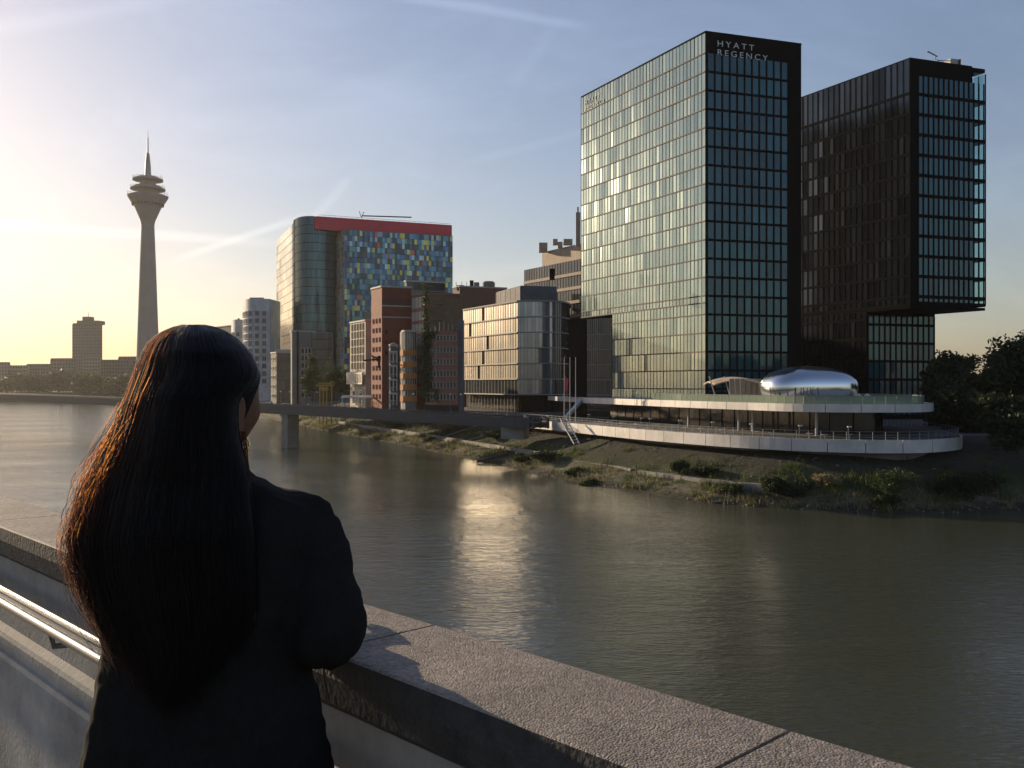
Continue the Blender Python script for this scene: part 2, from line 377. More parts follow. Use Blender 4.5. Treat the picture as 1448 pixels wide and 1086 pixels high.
# smooth the inland direction so the slope never folds over itself
for _ in range(12): NL = [(NL[max(i-1, 0)]+NL[i]*2+NL[min(i+1, len(NL)-1)]).normalized() for i in range(len(NL))]
def bank_prof(t, x, y):
    z = -1.2+8.5*t
    z += .5*noise.noise(Vector((x*.12, y*.12, 3)))*(1-abs(2*t-1))+.25*noise.noise(Vector((x*.6, y*.6, 1)))*max(0, 1-t*1.4)
    return z
def make_bank():
    WF = []
    for i in range(len(WL)-1):
        k = max(1, int((WL[i+1]-WL[i]).length/2.2)); k = min(k, 14)
        for j in range(k): WF.append((WL[i].lerp(WL[i+1], j/k), NL[i].lerp(NL[i+1], j/k).normalized()))
    WF.append((WL[-1], NL[-1]))
    b = MB(); K = 18; V = []; fs = []
    for p, nn in WF:
        for k in range(K+1):
            t = k/K; q = p+nn*(t*(BANK_W+2.5)-2.5); z = bank_prof(t, q.x, q.y) if k < K else QZ
            wob = noise.noise(Vector((q.x*.25, q.y*.25, 7)))*1.2*(1-t); q = q+nn*wob
            V.append((q.x, q.y, z))
    for i in range(len(WF)-1):
        for k in range(K): a = i*(K+1)+k; fs.append((a, a+1, a+K+2, a+K+1))
    b.add(V, [f for f in fs])
    top = [(V[i*(K+1)+K][0], V[i*(K+1)+K][1]) for i in range(len(WF))]
    m = bpy.data.materials.new('bank_slope'); m.use_nodes = True; n, l, bs = nodes_of(m); bs.inputs['Roughness'].default_value = .9; bs.inputs['Specular IOR Level'].default_value = .25
    tcn = n.new('ShaderNodeTexCoord'); sp = n.new('ShaderNodeSeparateXYZ'); l.new(tcn.outputs['Object'], sp.inputs[0])
    def nz(sc, det=6):
        z = n.new('ShaderNodeTexNoise'); z.inputs['Scale'].default_value = sc; z.inputs['Detail'].default_value = det; z.inputs['Roughness'].default_value = .7; l.new(tcn.outputs['Object'], z.inputs['Vector']); return z.outputs['Fac']
    big, small = nz(.18), nz(1.4)
    ad = n.new('ShaderNodeMath'); ad.operation = 'MULTIPLY_ADD'; ad.inputs[1].default_value = 2.6; l.new(big, ad.inputs[0]); l.new(sp.outputs['Z'], ad.inputs[2])
    mr = n.new('ShaderNodeMapRange'); mr.inputs[1].default_value = .6; mr.inputs[2].default_value = 9.2; l.new(ad.outputs[0], mr.inputs[0])
    cr = n.new('ShaderNodeValToRGB'); e = cr.color_ramp.elements
    e[0].position = 0; e[0].color = rgb(.03, .028, .02); e[1].position = 1; e[1].color = rgb(.09, .085, .075)
    for p, c in ((.12, (.04, .034, .022)), (.18, (.15, .13, .085)), (.27, (.085, .085, .042)), (.36, (.034, .042, .014)), (.50, (.036, .036, .02)), (.6, (.045, .042, .036)), (.8, (.04, .038, .035))):
        x = e.new(p); x.color = rgb(*c)
    l.new(mr.outputs[0], cr.inputs[0])
    # moss patches on the paved upper slope
    gr = n.new('ShaderNodeMapRange'); gr.inputs[1].default_value = .52; gr.inputs[2].default_value = .6; l.new(big, gr.inputs[0])
    mx = n.new('ShaderNodeMix'); mx.data_type = 'RGBA'; l.new(gr.outputs[0], mx.inputs[0]); l.new(cr.outputs[0], mx.inputs[6]); mx.inputs[7].default_value = rgb(.05, .06, .025)
    m2 = n.new('ShaderNodeMix'); m2.data_type = 'RGBA'; m2.blend_type = 'MULTIPLY'; m2.inputs[0].default_value = .8
    s2 = n.new('ShaderNodeMapRange'); s2.inputs[1].default_value = .3; s2.inputs[2].default_value = .7; s2.inputs[3].default_value = .35; s2.inputs[4].default_value = 1.5; l.new(small, s2.inputs[0])
    l.new(mx.outputs[2], m2.inputs[6]); l.new(s2.outputs[0], m2.inputs[7]); l.new(m2.outputs[2], bs.inputs['Base Color'])
    bp = n.new('ShaderNodeBump'); bp.inputs['Strength'].default_value = .8; bp.inputs['Distance'].default_value = .35; l.new(small, bp.inputs['Height']); l.new(bp.outputs[0], bs.inputs['Normal'])
    struct(b.build('river_bank', m, smooth=True))
    # quay land behind the bank
    q = MB(); far = [(9000, 500), (9000, 12000), (-9000, 12000), (-9000, top[-1][1])]
    q.face([(x, y, QZ) for x, y in top[::-1]+[]]+[(x, y, QZ) for x, y in far]) if False else None
    poly = [(x, y, QZ) for x, y in top]+[(-9000, top[-1][1], QZ), (-9000, 12000, QZ), (9000, 12000, QZ), (9000, top[0][1], QZ)]
    bm = bmesh.new(); vs = [bm.verts.new(p) for p in poly]; f = bm.faces.new(vs); bmesh.ops.triangulate(bm, faces=[f])
    if sum(fc.normal.z for fc in bm.faces) < 0: bmesh.ops.reverse_faces(bm, faces=bm.faces)
    me = bpy.data.meshes.new('quay_ground'); bm.to_mesh(me); bm.free(); me.materials.append(mat('quay_paving', (.13, .125, .12), .85, nscale=.05, namt=.35))
    struct(link('quay_ground', me))
    return WF, V, K
WF, BV, BK = make_bank()
def bank_point(i, t):
    k = min(BK-1, int(t*BK)); f = t*BK-k; a = Vector(BV[i*(BK+1)+k]); b = Vector(BV[i*(BK+1)+k+1]); return a.lerp(b, f)
def bank_index(xpix, lo=0, hi=None):                    # bank station nearest to a picture column
    return min(range(len(WF)), key=lambda i: abs(724+F*WF[i][0].x/WF[i][0].y-xpix) if WF[i][0].y > 60 else 1e9)

# ------------------------------------------------------------------ black hotel towers
A1 = P2(998, 156); L1 = toward(A1, 822, 53); R1 = toward(A1, 1133, 4741); C1 = toward(A1, 866, 53)
TOP = pz(44, 156)
ROWS1 = [CAMZ+56.2-3.17*i for i in range(20)]
h1 = bthing('hotel_tower', 'tall glass hotel tower with pale mirrored side and dark side signed HYATT REGENCY', 'hotel tower', A1, z=QZ)
zc = CAMZ+13.7
core = MB(); core.prism([tuple(A1), tuple(R1), tuple(L1+R1-A1), tuple(L1)], zc, TOP); core.prism([tuple(A1), tuple(R1), tuple(C1+R1-A1), tuple(C1)], QZ, zc+.001)
core.build('cladding', M['black'], h1)
facade(h1, A1, L1, zc+.1, TOP-.25, 40, ROWS1, M['glass_pale'], M['bronze'], M['frame'], bh=.20, mw=.05, md=.05, tilt=.012, merge=2)
facade(h1, A1, C1, 11.0, zc+.1, 29, ROWS1, M['glass_pale'], M['bronze'], M['frame'], bh=.20, mw=.05, md=.05, tilt=.012, merge=2)
facade(h1, A1, R1, 12.6, CAMZ+56.2, 11, ROWS1, M['glass_teal'], M['frame'], M['frame'], bh=.40, mw=.26, md=.12, tilt=.008, frac=(.012, .855), merge=2)
cop = MB()
for a, b in ((A1, L1), (A1, R1)):
    d = (b-a); e = d.normalized(); n = Vector((e.y, -e.x)); n = n if n.dot(-a) > 0 else -n
    cop.obox((a.x, a.y, TOP-.26), (d.x, d.y, 0), (n.x*.12, n.y*.12, 0), (0, 0, .3))
cop.build('roof_edge', M['black'], h1)
def lettering(parent, word, A, B, start, width, zb, size, m, out=.16):
    e = (B-A).normalized(); n = Vector((e.y, -e.x)); n = n if n.dot(-A) > 0 else -n
    cu = bpy.data.curves.new('lettering', 'FONT'); cu.body = word; cu.size = size; cu.extrude = .05; cu.space_character = 1.45; cu.offset = -.012*size
    o = bpy.data.objects.new('lettering', cu); COL.objects.link(o)
    bpy.context.view_layer.update(); w = o.dimensions.x
    cu.materials.append(m)
    p = A+e*start+n*out
    me = bpy.data.meshes.new_from_object(o.evaluated_get(bpy.context.evaluated_depsgraph_get())); bpy.data.objects.remove(o)
    o = bpy.data.objects.new('lettering', me); COL.objects.link(o)
    o.rotation_euler = (R(90), 0, math.atan2(e.y, e.x)); o.location = (p.x, p.y, zb); o.scale = (width/w, 1, 1)
    o.parent = parent; o.matrix_parent_inverse = Matrix.Translation(parent.location).inverted(); return o
lettering(h1, 'HYATT', A1, R1, 2.05, 7.1, TOP-2.35, 1.42, M['sign'])
lettering(h1, 'REGENCY', A1, R1, 2.05, 9.8, TOP-3.85, 1.42, M['sign'])
lettering(h1, 'HYATT', L1, A1, 1.6, 5.6, TOP-2.2, 1.3, M['sign_dim'], .12)
lettering(h1, 'REGENCY', L1, A1, 1.6, 7.4, TOP-3.6, 1.3, M['sign_dim'], .12)

A2 = P2(1287, 168.5); vpl, vpr = 16, 4552
R2 = toward(A2, 1393, vpr); dl = Vector(((vpl-724)/F, 1)); L2 = A2+dl*36
E2 = toward(A2, 1225, vpl); F2 = toward(E2, 1322, vpr)
T2 = pz(81, 168.5); zo = CAMZ+13.9
h2 = bthing('hotel_tower', 'black glass tower with cantilevered upper block and roof crane', 'hotel tower', A2, z=QZ)
ROWS2 = [T2-6.6-3.72*i for i in range(20)]
e2 = (R2-A2).normalized(); w2 = (R2-A2).length; f2 = (L2-A2).normalized()
core = MB()
Rin = A2+e2*(w2-3.1)                                     # the core stops short of the glazed right corner
core.prism([tuple(A2), tuple(Rin), tuple(Rin+f2*7), tuple(R2+f2*7), tuple(L2+R2-A2), tuple(L2)], zo, T2-.02)
for z in ROWS2+[T2-.6]:
    if zo < z < T2: core.prism([tuple(Rin+e2*.01+f2*.02), tuple(R2+f2*.02), tuple(R2+f2*6.99), tuple(Rin+e2*.01+f2*6.99)], z-.35, z+.35)
core.prism([tuple(Rin+e2*.01), tuple(R2), tuple(R2+f2*6.99), tuple(Rin+e2*.01+f2*6.99)], zo, zo+.5)
core.prism([tuple(E2), tuple(F2), tuple(F2+f2*24), tuple(E2+f2*24)], QZ, zo-.003)
core.build('cladding', M['black'], h2)
last = ROWS2[0]
facade(h2, E2, L2, 11.2, zo, 23, ROWS2, M['glass_black'], M['frame'], M['frame'], bh=.5, mw=.24, md=.1, tilt=.02, merge=2)
facade(h2, A2, L2, zo+.6, T2-.3, 30, ROWS2, M['glass_black'], M['frame'], M['frame'], bh=.5, mw=.24, md=.1, tilt=.02, merge=2,
       skip=lambda i, k: False)
facade(h2, A2, R2, zo+1.0, ROWS2[0]+3.4, 13, ROWS2, M['glass_teal'], M['frame'], M['frame'], bh=.6, mw=.24, md=.12, tilt=.008, frac=(.1, .975), skip=lambda i, k: i >= 11, merge=2)
facade(h2, A2+e2*0, R2, zo+1.0, T2-1.2, 13, ROWS2, M['glass_clear'], None, None, frac=(.1, .975), skip=lambda i, k: i < 11, name='corner_glazing', tilt=.0)
facade(h2, R2, R2+f2*7, zo+1.0, T2-1.2, 5, ROWS2, M['glass_clear'], M['frame'], M['frame'], bh=.6, mw=.24, name='rear_glazing', tilt=0)
facade(h2, E2, F2, QZ+.3, zo-.6, 12, [zo-2.4-3.55*i for i in range(7)], M['glass_teal'], M['frame'], M['frame'], bh=.5, mw=.26, md=.12, tilt=.008, frac=(.02, .985), merge=2)
rc = MB(); p = toward(A2, 1366, vpr)+f2*3; rc.box((p.x, p.y, T2+.9), (2.0, 1.6, 1.9), 0, .3); rc.box((p.x-.9, p.y, T2+.3), (3.2, 1.8, .5), 0, .3)
rc.box((p.x+1.05, p.y-.1, T2+1.0), (.25, 1.5, 1.6), 1, .3)
rc.tube([(p.x-.3, p.y, T2+1.7), (p.x-3.4, p.y-1, T2+1.5)], .1, 6); rc.tube([(p.x-3.0, p.y-.8, T2), (p.x-3.0, p.y-.8, T2+1.5)], .09, 6)
rc.tube([(p.x-3.6, p.y-1, T2+1.9), (p.x-3.6, p.y-1, T2+2.4)], .08, 6); rc.tube([(p.x-5.6, p.y-2, T2+2.9), (p.x-3.0, p.y-.6, T2+2.35)], .14, 6)
rc.tube([(p.x-3.3, p.y-.9, T2+1.5), (p.x-3.6, p.y-1, T2+1.9)], .08, 6)
rc.build('roof_crane', [M['conc_light'], M['brick']], h2)

# low dark wing under the overhang
lw = bthing('hotel_wing', 'low dark glass wing tucked under the overhang of the pale tower', 'building', P2(832, 186))
wa, wb = P2(804, 190), P2(868, 183)
MB().prism([tuple(wa), tuple(wb), tuple(wb+Vector((3, 16))), tuple(wa+Vector((2, 30)))], QZ, CAMZ+13.4).build('wall', M['black'], lw)
facade(lw, wa, wb, QZ+.2, CAMZ+13.2, 14, [CAMZ+10-3.05*i for i in range(7)], M['glass_grey'], M['steel'], M['frame'], bh=.14, mw=.06, frac=(.42, 1), merge=2)

# ------------------------------------------------------------------ two-deck river terrace
LOW = catmull([(1.0, 181), (10.7, 158), (19.1, 138), (26.9, 124), (32.2, 117.5), (37.5, 113.3), (43, 111), (48.5, 111), (53.5, 113.6), (58.3, 119), (61.5, 128), (62.5, 142), (62, 160)], 8)
UP = catmull([(13.1, 178), (21.6, 156), (27.8, 140), (32.6, 130), (36.6, 122), (41, 118.3), (47.6, 117.6), (52.9, 119), (56.8, 123.8), (58.8, 131), (59, 142), (58.5, 160)], 8)
def side_ring(P, d):                                    # offset an open line inward (to its left/inland side)
    out = []
    for i in range(len(P)):
        t = (P[min(i+1, len(P)-1)]-P[max(i-1, 0)]).normalized(); out.append(P[i]+Vector((-t.y, t.x))*d)
    return out
pod = thing('river_terrace', 'two level white terrace with curved end at the foot of the glass towers', 'terrace', (40, 130, QZ))
def closed(P): return [tuple(p) for p in P]+[(50, 205), (8, 205)]
DZ = 7.42
MB().prism(closed(side_ring(LOW, .25)), 6.0, DZ-.35).build('lower_deck', M['conc'], pod)
MB().prism(closed(side_ring(LOW, 2.6)), 1.0, 5.98).build('base_wall', mat('base_wall_concrete', (.25, .24, .235), .8, nscale=.5, namt=.4), pod)
def fascia(P, z0, z1, step, m, th=.22):
    s = arclen(P); k = int(s[-1]/step); b = MB()
    for i in range(k):
        for j in range(3):
            a0, a1 = (i+j/3)*step+(.05 if j == 0 else 0), (i+(j+1)/3)*step-(.05 if j == 2 else 0)
            p, q = at_len(P, s, a0), at_len(P, s, a1); t = (q-p).normalized(); n = Vector((-t.y, t.x))
            b.obox((p.x, p.y, z0), (q.x-p.x, q.y-p.y, 0), (n.x*th, n.y*th, 0), (0, 0, z1-z0))
    return b.build('fascia_panels', m, pod)
M['fascia'] = mat('white_fascia', (.66, .63, .60), .42, nscale=.35, namt=.18, stretch=(1, 1, .3))
fascia(LOW, 5.85, DZ, 4.4, M['fascia'])
fascia(UP, 10.55, 11.6, 4.4, M['fascia'])
MB().prism(closed(side_ring(UP, .22)), 10.6, 11.5).build('upper_deck', M['conc_light'], pod)
gl = side_ring(UP, 6.5); g = MB(); fr = MB(); s = arclen(gl); k = int(s[-1]/1.6)
for i in range(k):
    p, q = at_len(gl, s, i*1.6), at_len(gl, s, (i+1)*1.6)
    g.quad((q.x, q.y, DZ-.3), (p.x, p.y, DZ-.3), (p.x, p.y, 10.58), (q.x, q.y, 10.58)); g.f[-1] = g.f[-1][::-1]
    if i % 2 == 0: fr.tube([(p.x, p.y-.1, DZ-.3), (p.x, p.y-.1, 10.58)], .07, 6)
g.build('glazing', M['dark_glass'], pod, attr=True); fr.build('mullion_grid', M['frame'], pod)
cl = MB(); gp = side_ring(UP, 3.2); s = arclen(gp)
for x in (34, 47, 50, 62): p = at_len(gp, s, x); cl.tube([(p.x, p.y, DZ-.3), (p.x, p.y, 10.6)], .17, 10)
cl.build('column', M['conc_light'], pod, smooth=True)
def railing(P, inset, z, step, hgt, rails, m, parent, glass=None, name='railing'):
    Q = side_ring(P, inset); s = arclen(Q); b = MB(); k = int(s[-1]/step)
    for i in range(k+1): p = at_len(Q, s, i*step); b.tube([(p.x, p.y, z), (p.x, p.y, z+hgt)], .035, 5)
    for r in rails: b.tube([(p.x, p.y, z+r) for p in Q], .03, 5)
    o = b.build(name, m, parent)
    if glass:
        g = MB()
        for i in range(k):
            p, q = at_len(Q, s, i*step+.05), at_len(Q, s, (i+1)*step-.05); t = (q-p).normalized(); n = Vector((-t.y, t.x))
            g.obox((p.x, p.y, z+.05), (q.x-p.x, q.y-p.y, 0), (n.x*.02, n.y*.02, 0), (0, 0, hgt-.1))
        g.build('glass_balustrade', glass, o)
    return o
railing(LOW, .5, DZ-.35, 1.5, 1.35, (1.33, .95, .65), M['steel'], pod)
railing(UP[9:], 1.2, 11.5, 1.5, 1.15, (1.13,), M['steel'], pod, M['balustrade'], 'upper_railing')
st = MB(); a, b_ = UP[0], LOW[3]; st.obox((a.x-.2, a.y-1, 10.5), (1.3, .2, 0), (0, .6, 0), (0, 0, 1.05)); 
st.obox((a.x-.1, a.y-.6, 10.6), (-3.4, -5.2, -3.3), (.55, -.1, 0), (.2, .1, .9)); st.build('raking_strut', M['fascia'], pod)

# silver lounge pavilion and its canopy on the upper deck
pav = thing('lounge_pavilion', 'bulging polished steel pavilion on the upper terrace', 'pavilion', (42.8, 133, 11.5))
def blob(c, a, b, h, ang, n1=2.6, n2=2.4, nu=64, nv=24):
    V = []; ca, sa = math.cos(ang), math.sin(ang)
    for j in range(nv+1):
        ph = -.62+(math.pi/2+.62)*j/nv; cp, sp = math.cos(ph), math.sin(ph)
        rr = abs(cp)**(2/n2); zz = math.copysign(abs(sp)**(2/2.3), sp)
        for i in range(nu):
            th = 2*math.pi*i/nu; x = a*rr*math.copysign(abs(math.cos(th))**(2/n1), math.cos(th)); y = b*rr*math.copysign(abs(math.sin(th))**(2/n1), math.sin(th))
            x -= .12*max(0, zz)*a*.0
            V.append((c[0]+x*ca-y*sa, c[1]+x*sa+y*ca, c[2]+h*zz))
    fs = [(j*nu+i, j*nu+(i+1) % nu, (j+1)*nu+(i+1) % nu, (j+1)*nu+i) for j in range(nv) for i in range(nu)]
    return V, fs
V, fs = blob((42.9, 133, 13.7), 6.9, 4.4, 3.1, .22, 3.0, 2.0)
sh = MB(); sh.add(V, fs); sh.build('shell', M['chrome'], pav, smooth=True)
fn = MB()
for i in range(7):                                       # raking fins along its lit lower flank
    x = 36.6+i*1.0; y0 = 130.6-2.9*math.sin(min(1, (i+1)/5)*1.2)
    fn.tube([(x+.55, y0+.7, 11.5), (x-.1, y0-.35, 12.6), (x-.1, y0-.15, 13.7)], .07, 5)
fn.build('fin', M['bronze'], pav)
can = thing('terrace_canopy', 'low beige curved canopy beside the silver pavilion', 'canopy', (32.5, 143, 11.5))
cp = MB(); V = []; nu = 16
c0, c1 = P2(1004, 146), P2(1078, 139)
for i in range(nu+1):
    t = i/nu; p = c0.lerp(c1, t); zt = pz(547-13*math.sin(math.pi*min(1, .12+t*.75))**.8, 143)
    for off, dz in ((-2.2, -.35), (-1, 0), (2.5, .15), (5, -.2)): V.append((p.x, p.y+off, zt+dz))
cp.add(V, [(i*4+j, (i+1)*4+j, (i+1)*4+j+1, i*4+j+1) for i in range(nu) for j in range(3)])
o = cp.build('roof_shell', M['beige'], can, smooth=True); md = o.modifiers.new('thick', 'SOLIDIFY'); md.thickness = .18
wl = MB()
for i in range(6):
    p, q = P2(1031+i*7.6, 141), P2(1031+(i+1)*7.6-.8, 140.6)
    wl.obox((p.x, p.y-.6, 11.5), (q.x-p.x, q.y-p.y, 0), (0, .1, 0), (-.25, -.6, 3.5))
wl.build('slanted_panels', mat('canopy_panel', (.30, .27, .22), .5, nscale=.5), can)
ts = MB(); 
for x in (1003, 1024): p = P2(x, 145); ts.tube([(p.x+1.2, p.y, 11.5), (p.x, p.y, 15.4)], .09, 6)
ts.build('strut', M['conc_light'], can)
dm = None
for i, x in enumerate((1214, 1226)):
    p = P2(x, 130)
    if dm is None:
        b = MB(); b.lathe([(.75, 0), (.72, .5), (.5, 1.0), (.2, 1.3), (0.01, 1.38)], n=14); dm = b.build('covered_chair', M['conc_light'], smooth=True); o = dm
    else: o = dm.copy(); COL.objects.link(o)
    o.location = (p.x, p.y, 11.5)
    tag(o, ('grey hooded chair close to the silver pavilion on the terrace', 'grey hooded chair farther from the silver pavilion, beside its twin')[i], 'chair', 'hooded chairs on the upper terrace')

# loose things on the lower terrace: small lamps, parasol poles, tables
Q = side_ring(LOW, 3.2); sQ = arclen(Q)
lamp0 = None; spots = [24, 33, 42, 44.5, 52, 59, 66, 73, 79]
for i, s_ in enumerate(spots):
    p = at_len(Q, sQ, s_)
    if lamp0 is None:
        lamp0 = thing('terrace_lamp', 'x', 'lamp', (p.x, p.y, DZ-.35)); b = MB(); b.tube([(p.x, p.y, DZ-.35), (p.x, p.y, DZ+1.4)], .045, 6); b.build('pole', M['steel'], lamp0)
        b = MB(); b.box((p.x+.12, p.y, DZ+1.45), (.5, .28, .14)); b.build('lamp_head', M['white'], lamp0); o = lamp0
    else: o = copy_tree(lamp0); o.location = (p.x, p.y, DZ-.35)
    o['label'] = 'slim white headed terrace lamp, '+('closest to the access ladder', 'second', 'third', 'fourth', 'fifth', 'sixth', 'seventh', 'second to last', 'closest to the rounded terrace end')[i]+('' if i in (0, 8) else ' counting from the access ladder'); o['group'] = 'post lamps on the lower terrace'
tb0 = None
for i in range(16):
    s_ = 26+i*3.6+random.uniform(-1, 1); p = at_len(side_ring(LOW, 4.6+random.uniform(-.8, .8)), sQ, s_)
    if tb0 is None:
        tb0 = thing('terrace_table', 'x', 'table', (p.x, p.y, DZ-.35)); b = MB(); b.lathe([(.01, .76), (.45, .76), (.45, .72), (.01, .72)], (p.x, p.y, DZ-.35), 16); b.build('tabletop', M['white'], tb0)
        b = MB(); b.lathe([(.25, 0), (.25, .03), (.04, .06), (.04, .72)], (p.x, p.y, DZ-.35), 10); b.build('pedestal', M['steel'], tb0); o = tb0
    else: o = copy_tree(tb0); o.location = (p.x, p.y, DZ-.35)
    o['label'] = 'small round white table on the lower terrace'; o['group'] = 'round tables on the lower terrace'

# gangway ladder from terrace to slope, and flagpoles
gw = thing('access_ladder', 'pale steel access ladder leaning from terrace edge down to the bank', 'ladder', (9.0, 155, 3))
b = MB(); p0, p1 = P2(792, 158), P2(812, 150)
for o_ in (0, 1.1): b.tube([(p0.x+o_, p0.y-1.2, 8.2), (p1.x+o_*.8, p1.y, pz(628, 150))], .12, 6)
b.build('rail', M['conc_light'], gw); b = MB()
for i in range(9):
    t = (i+.5)/9; x = p0.x+(p1.x-p0.x)*t; y = p0.y-1.2+(p1.y-p0.y+1.2)*t; z = 8.2+(pz(628, 150)-8.2)*t; b.tube([(x, y, z), (x+1.1-.2*t, y, z)], .07, 5)
b.build('rung', M['conc_light'], gw)
for i, (x, flag) in enumerate(((798, 'red'), (806, None), (814, None))):
    p = P2(x, 166); f = thing('flagpole', ('thin steel flagpole with a drooping red flag', 'bare thin flagpole, middle of the three by the terrace stair', 'bare thin flagpole closest to the dark hotel wing')[i], 'flagpole', (p.x, p.y, QZ), 'flagpoles at the terrace end')
    b = MB(); b.tube([(p.x, p.y, QZ), (p.x, p.y, pz(505, 166))], [.09, .05], 8); b.build('pole', M['conc_light'], f)
    if flag:
        b = MB(); V = []
        for j in range(7):
            z = pz(530, 166)-.42*j
            for k in range(5): V.append((p.x+.05+.17*k*(1-.06*j), p.y+.12*math.sin(k*1.9+j*.4), z-.25*k))
        b.add(V, [(j*5+k, j*5+k+1, (j+1)*5+k+1, (j+1)*5+k) for j in range(6) for k in range(4)]); b.build('flag', M['red'], f, smooth=True)

# ------------------------------------------------------------------ footbridge over the basin
BP = catmull([(4, 166.5, 7.35), (-.5, 168.5, 7.45), (-49.7, 206, 8.55), (-110, 253, 9.5), (-172, 301, 10.3), (-260, 369, 10.7), (-420, 490, 10.5)], 10)
fb = thing('footbridge', 'long low blue grey footbridge crossing the basin on slim piers', 'footbridge', (-49, 206, 0))
dk = MB(); rl = MB(); ps = MB(); K = len(BP)
for i in range(K-1):
    a, b = BP[i], BP[i+1]; t = (b-a); t2 = Vector((t.x, t.y, 0)).normalized(); n = Vector((-t2.y, t2.x, 0))
    dk.obox(a-n*2+Vector((0, 0, -.95)), t, n*4, (0, 0, .9))
    for s_ in (-1, 1):
        dk.obox(a+n*(2.0*s_)-n*.15*(s_ > 0)*0+Vector((0, 0, -1.1)), t, n*.18*s_, (0, 0, 1.9))
for s_ in (-1, 1):
    Q2 = []
    for i in range(K):
        t = (BP[min(i+1, K-1)]-BP[max(i-1, 0)]); n = Vector((-t.y, t.x, 0)).normalized(); Q2.append(BP[i]+n*1.95*s_)
    for h in (1.05,): rl.tube([q+Vector((0, 0, h)) for q in Q2], .06, 6)
    for h in (.35, .5, .65, .8, .92): rl.tube([q+Vector((0, 0, h)) for q in Q2], .022, 4)
    s3 = arclen(Q2)
    for x in np.arange(0, s3[-1], 2.0): p = at_len(Q2, s3, x); rl.tube([p, p+Vector((0, 0, 1.05))], .05, 5)
dk.build('deck', M['bridge_blue'], fb); rl.build('railing', M['bridge_blue'], fb)
for k, (x, y) in enumerate(((-49.7, 206), (-173.5, 302))):
    e = Vector((-.79, .61, 0)); n = Vector((.61, .79, 0)); b = MB(); zt = (7.6, 9.3)[k]
    b.obox(Vector((x, y, -2))-e*1.05-n*1.6, e*2.1, n*3.2, (0, 0, zt+2))
    if k: b.obox(Vector((x, y, zt-1.6))-e*2.2-n*1.7, e*4.4, n*3.4, (0, 0, 1.0))
    b.build('pier', M['conc'], fb)
b = MB(); p = P2(716, 168); b.obox((p.x-1, p.y-1.0, 4.2), (4.2, -1, 0), (1, 4, 0), (0, 0, 2.3)); b.build('abutment', M['conc'], fb)

# ------------------------------------------------------------------ television tower
rt = thing('television_tower', 'slender concrete television tower with cup shaped head and antenna', 'tower', (-324, 818, QZ))
c = (-324, 818, 0); zz = lambda y: pz(y, 818); rr = lambda w: w/2/F*818
MB().lathe([(rr(36), QZ), (rr(30), zz(500)), (rr(26), zz(440)), (rr(22), zz(380)), (rr(17.5), zz(322)), (rr(17.5), zz(318))], c, 40).build('shaft', M['tower_conc'], rt, smooth=True)
MB().lathe([(rr(17.5), zz(318)), (rr(20), zz(312)), (rr(36), zz(293)), (rr(40), zz(291)), (rr(54), zz(279.5)), (rr(55), zz(277.5)), (rr(46), zz(275.5)), (.1, zz(275))], c, 48).build('cup', M['tower_conc'], rt)
b = MB()
for i in range(28):
    a = 2*math.pi*i/28; r_ = rr(40.5); b.box((c[0]+r_*math.cos(a), c[1]+r_*math.sin(a), zz(289.5)), (1.5, 2.2, 1.8), 0, a)
b.build('window_band', M['frame'], rt)
MB().lathe([(rr(30), zz(276)), (rr(30), zz(270)), (rr(47), zz(268.5)), (rr(47), zz(267)), (rr(36), zz(263.5)), (rr(22), zz(262.5)), (rr(22), zz(256)), (rr(41), zz(255.5)), (rr(41), zz(253.5)), (rr(28), zz(250.5)), (.1, zz(250))], c, 48).build('platform', M['tower_conc'], rt)
b = MB()
for r_, y in ((rr(54), 277), (rr(46), 267), (rr(40), 253.5)):
    for i in range(26):
        a = 2*math.pi*i/26; x_, y_ = c[0]+r_*math.cos(a), c[1]+r_*math.sin(a); b.tube([(x_, y_, zz(y)), (x_, y_, zz(y)+1.6+1.6*(i % 5 == 0))], .16, 4)
    b.lathe([(r_, zz(y)+1.3), (r_+.12, zz(y)+1.4), (r_, zz(y)+1.5)], c, 40)
b.build('guard_rail', M['steel'], rt)
MB().lathe([(rr(9), zz(251)), (rr(8), zz(236)), (rr(4.5), zz(218)), (rr(4), zz(217)), (rr(2.2), zz(216)), (rr(1.8), zz(196)), (rr(.9), zz(195)), (rr(.7), zz(184))], c, 16).build('antenna', M['steel'], rt)

# ------------------------------------------------------------------ coloured office block with red roof, round glass wing
g1 = P2(487, 375.00)
cb = bthing('office_block', 'office block with patchwork of coloured glass panels under a red roof slab', 'office block', g1)
cl_, cr_ = toward(g1, 474, -20), toward(g1, 640, 4000); ct = pz(325, 375.00)
MB().prism([tuple(g1), tuple(cr_), tuple(cr_+Vector((-6, 14))), tuple(cl_)], QZ, ct+.3).build('wall', M['grey_blue'], cb)
pal = [(.02, .07, .13), (.03, .11, .17), (.05, .16, .19), (.015, .04, .07), (.10, .19, .22), (.02, .05, .05), (.34, .30, .05), (.26, .28, .10), (.22, .30, .30), (.06, .15, .09), (.03, .06, .15), (.42, .035, .03), (.01, .02, .03), (.015, .03, .04), (.05, .13, .2)]
pw = [4, 4, 4, 4, 3, 3, 2.2, 1.8, 2, 2, 3, .7, 5, 4, 3]
def pick(): c = random.choices(pal, pw)[0]; k = random.uniform(.75, 1.15); return (c[0]*k, c[1]*k, c[2]*k, 1)
cz = [ct-2.19*i for i in range(32)]; pal = [tuple(min(.75, k*2.1) for k in c) for c in pal]
facade(cb, g1, cr_, QZ+6, ct, 44, cz, M['glass_col'], M['frame'], None, palette=pick, bh=.10, tilt=.01)
sunlit_pal = [(.55, .48, .30), (.40, .40, .30), (.6, .52, .34), (.25, .30, .26), (.45, .22, .12), (.5, .5, .42)]  # sunlit narrow side: warm light put into the panel colours
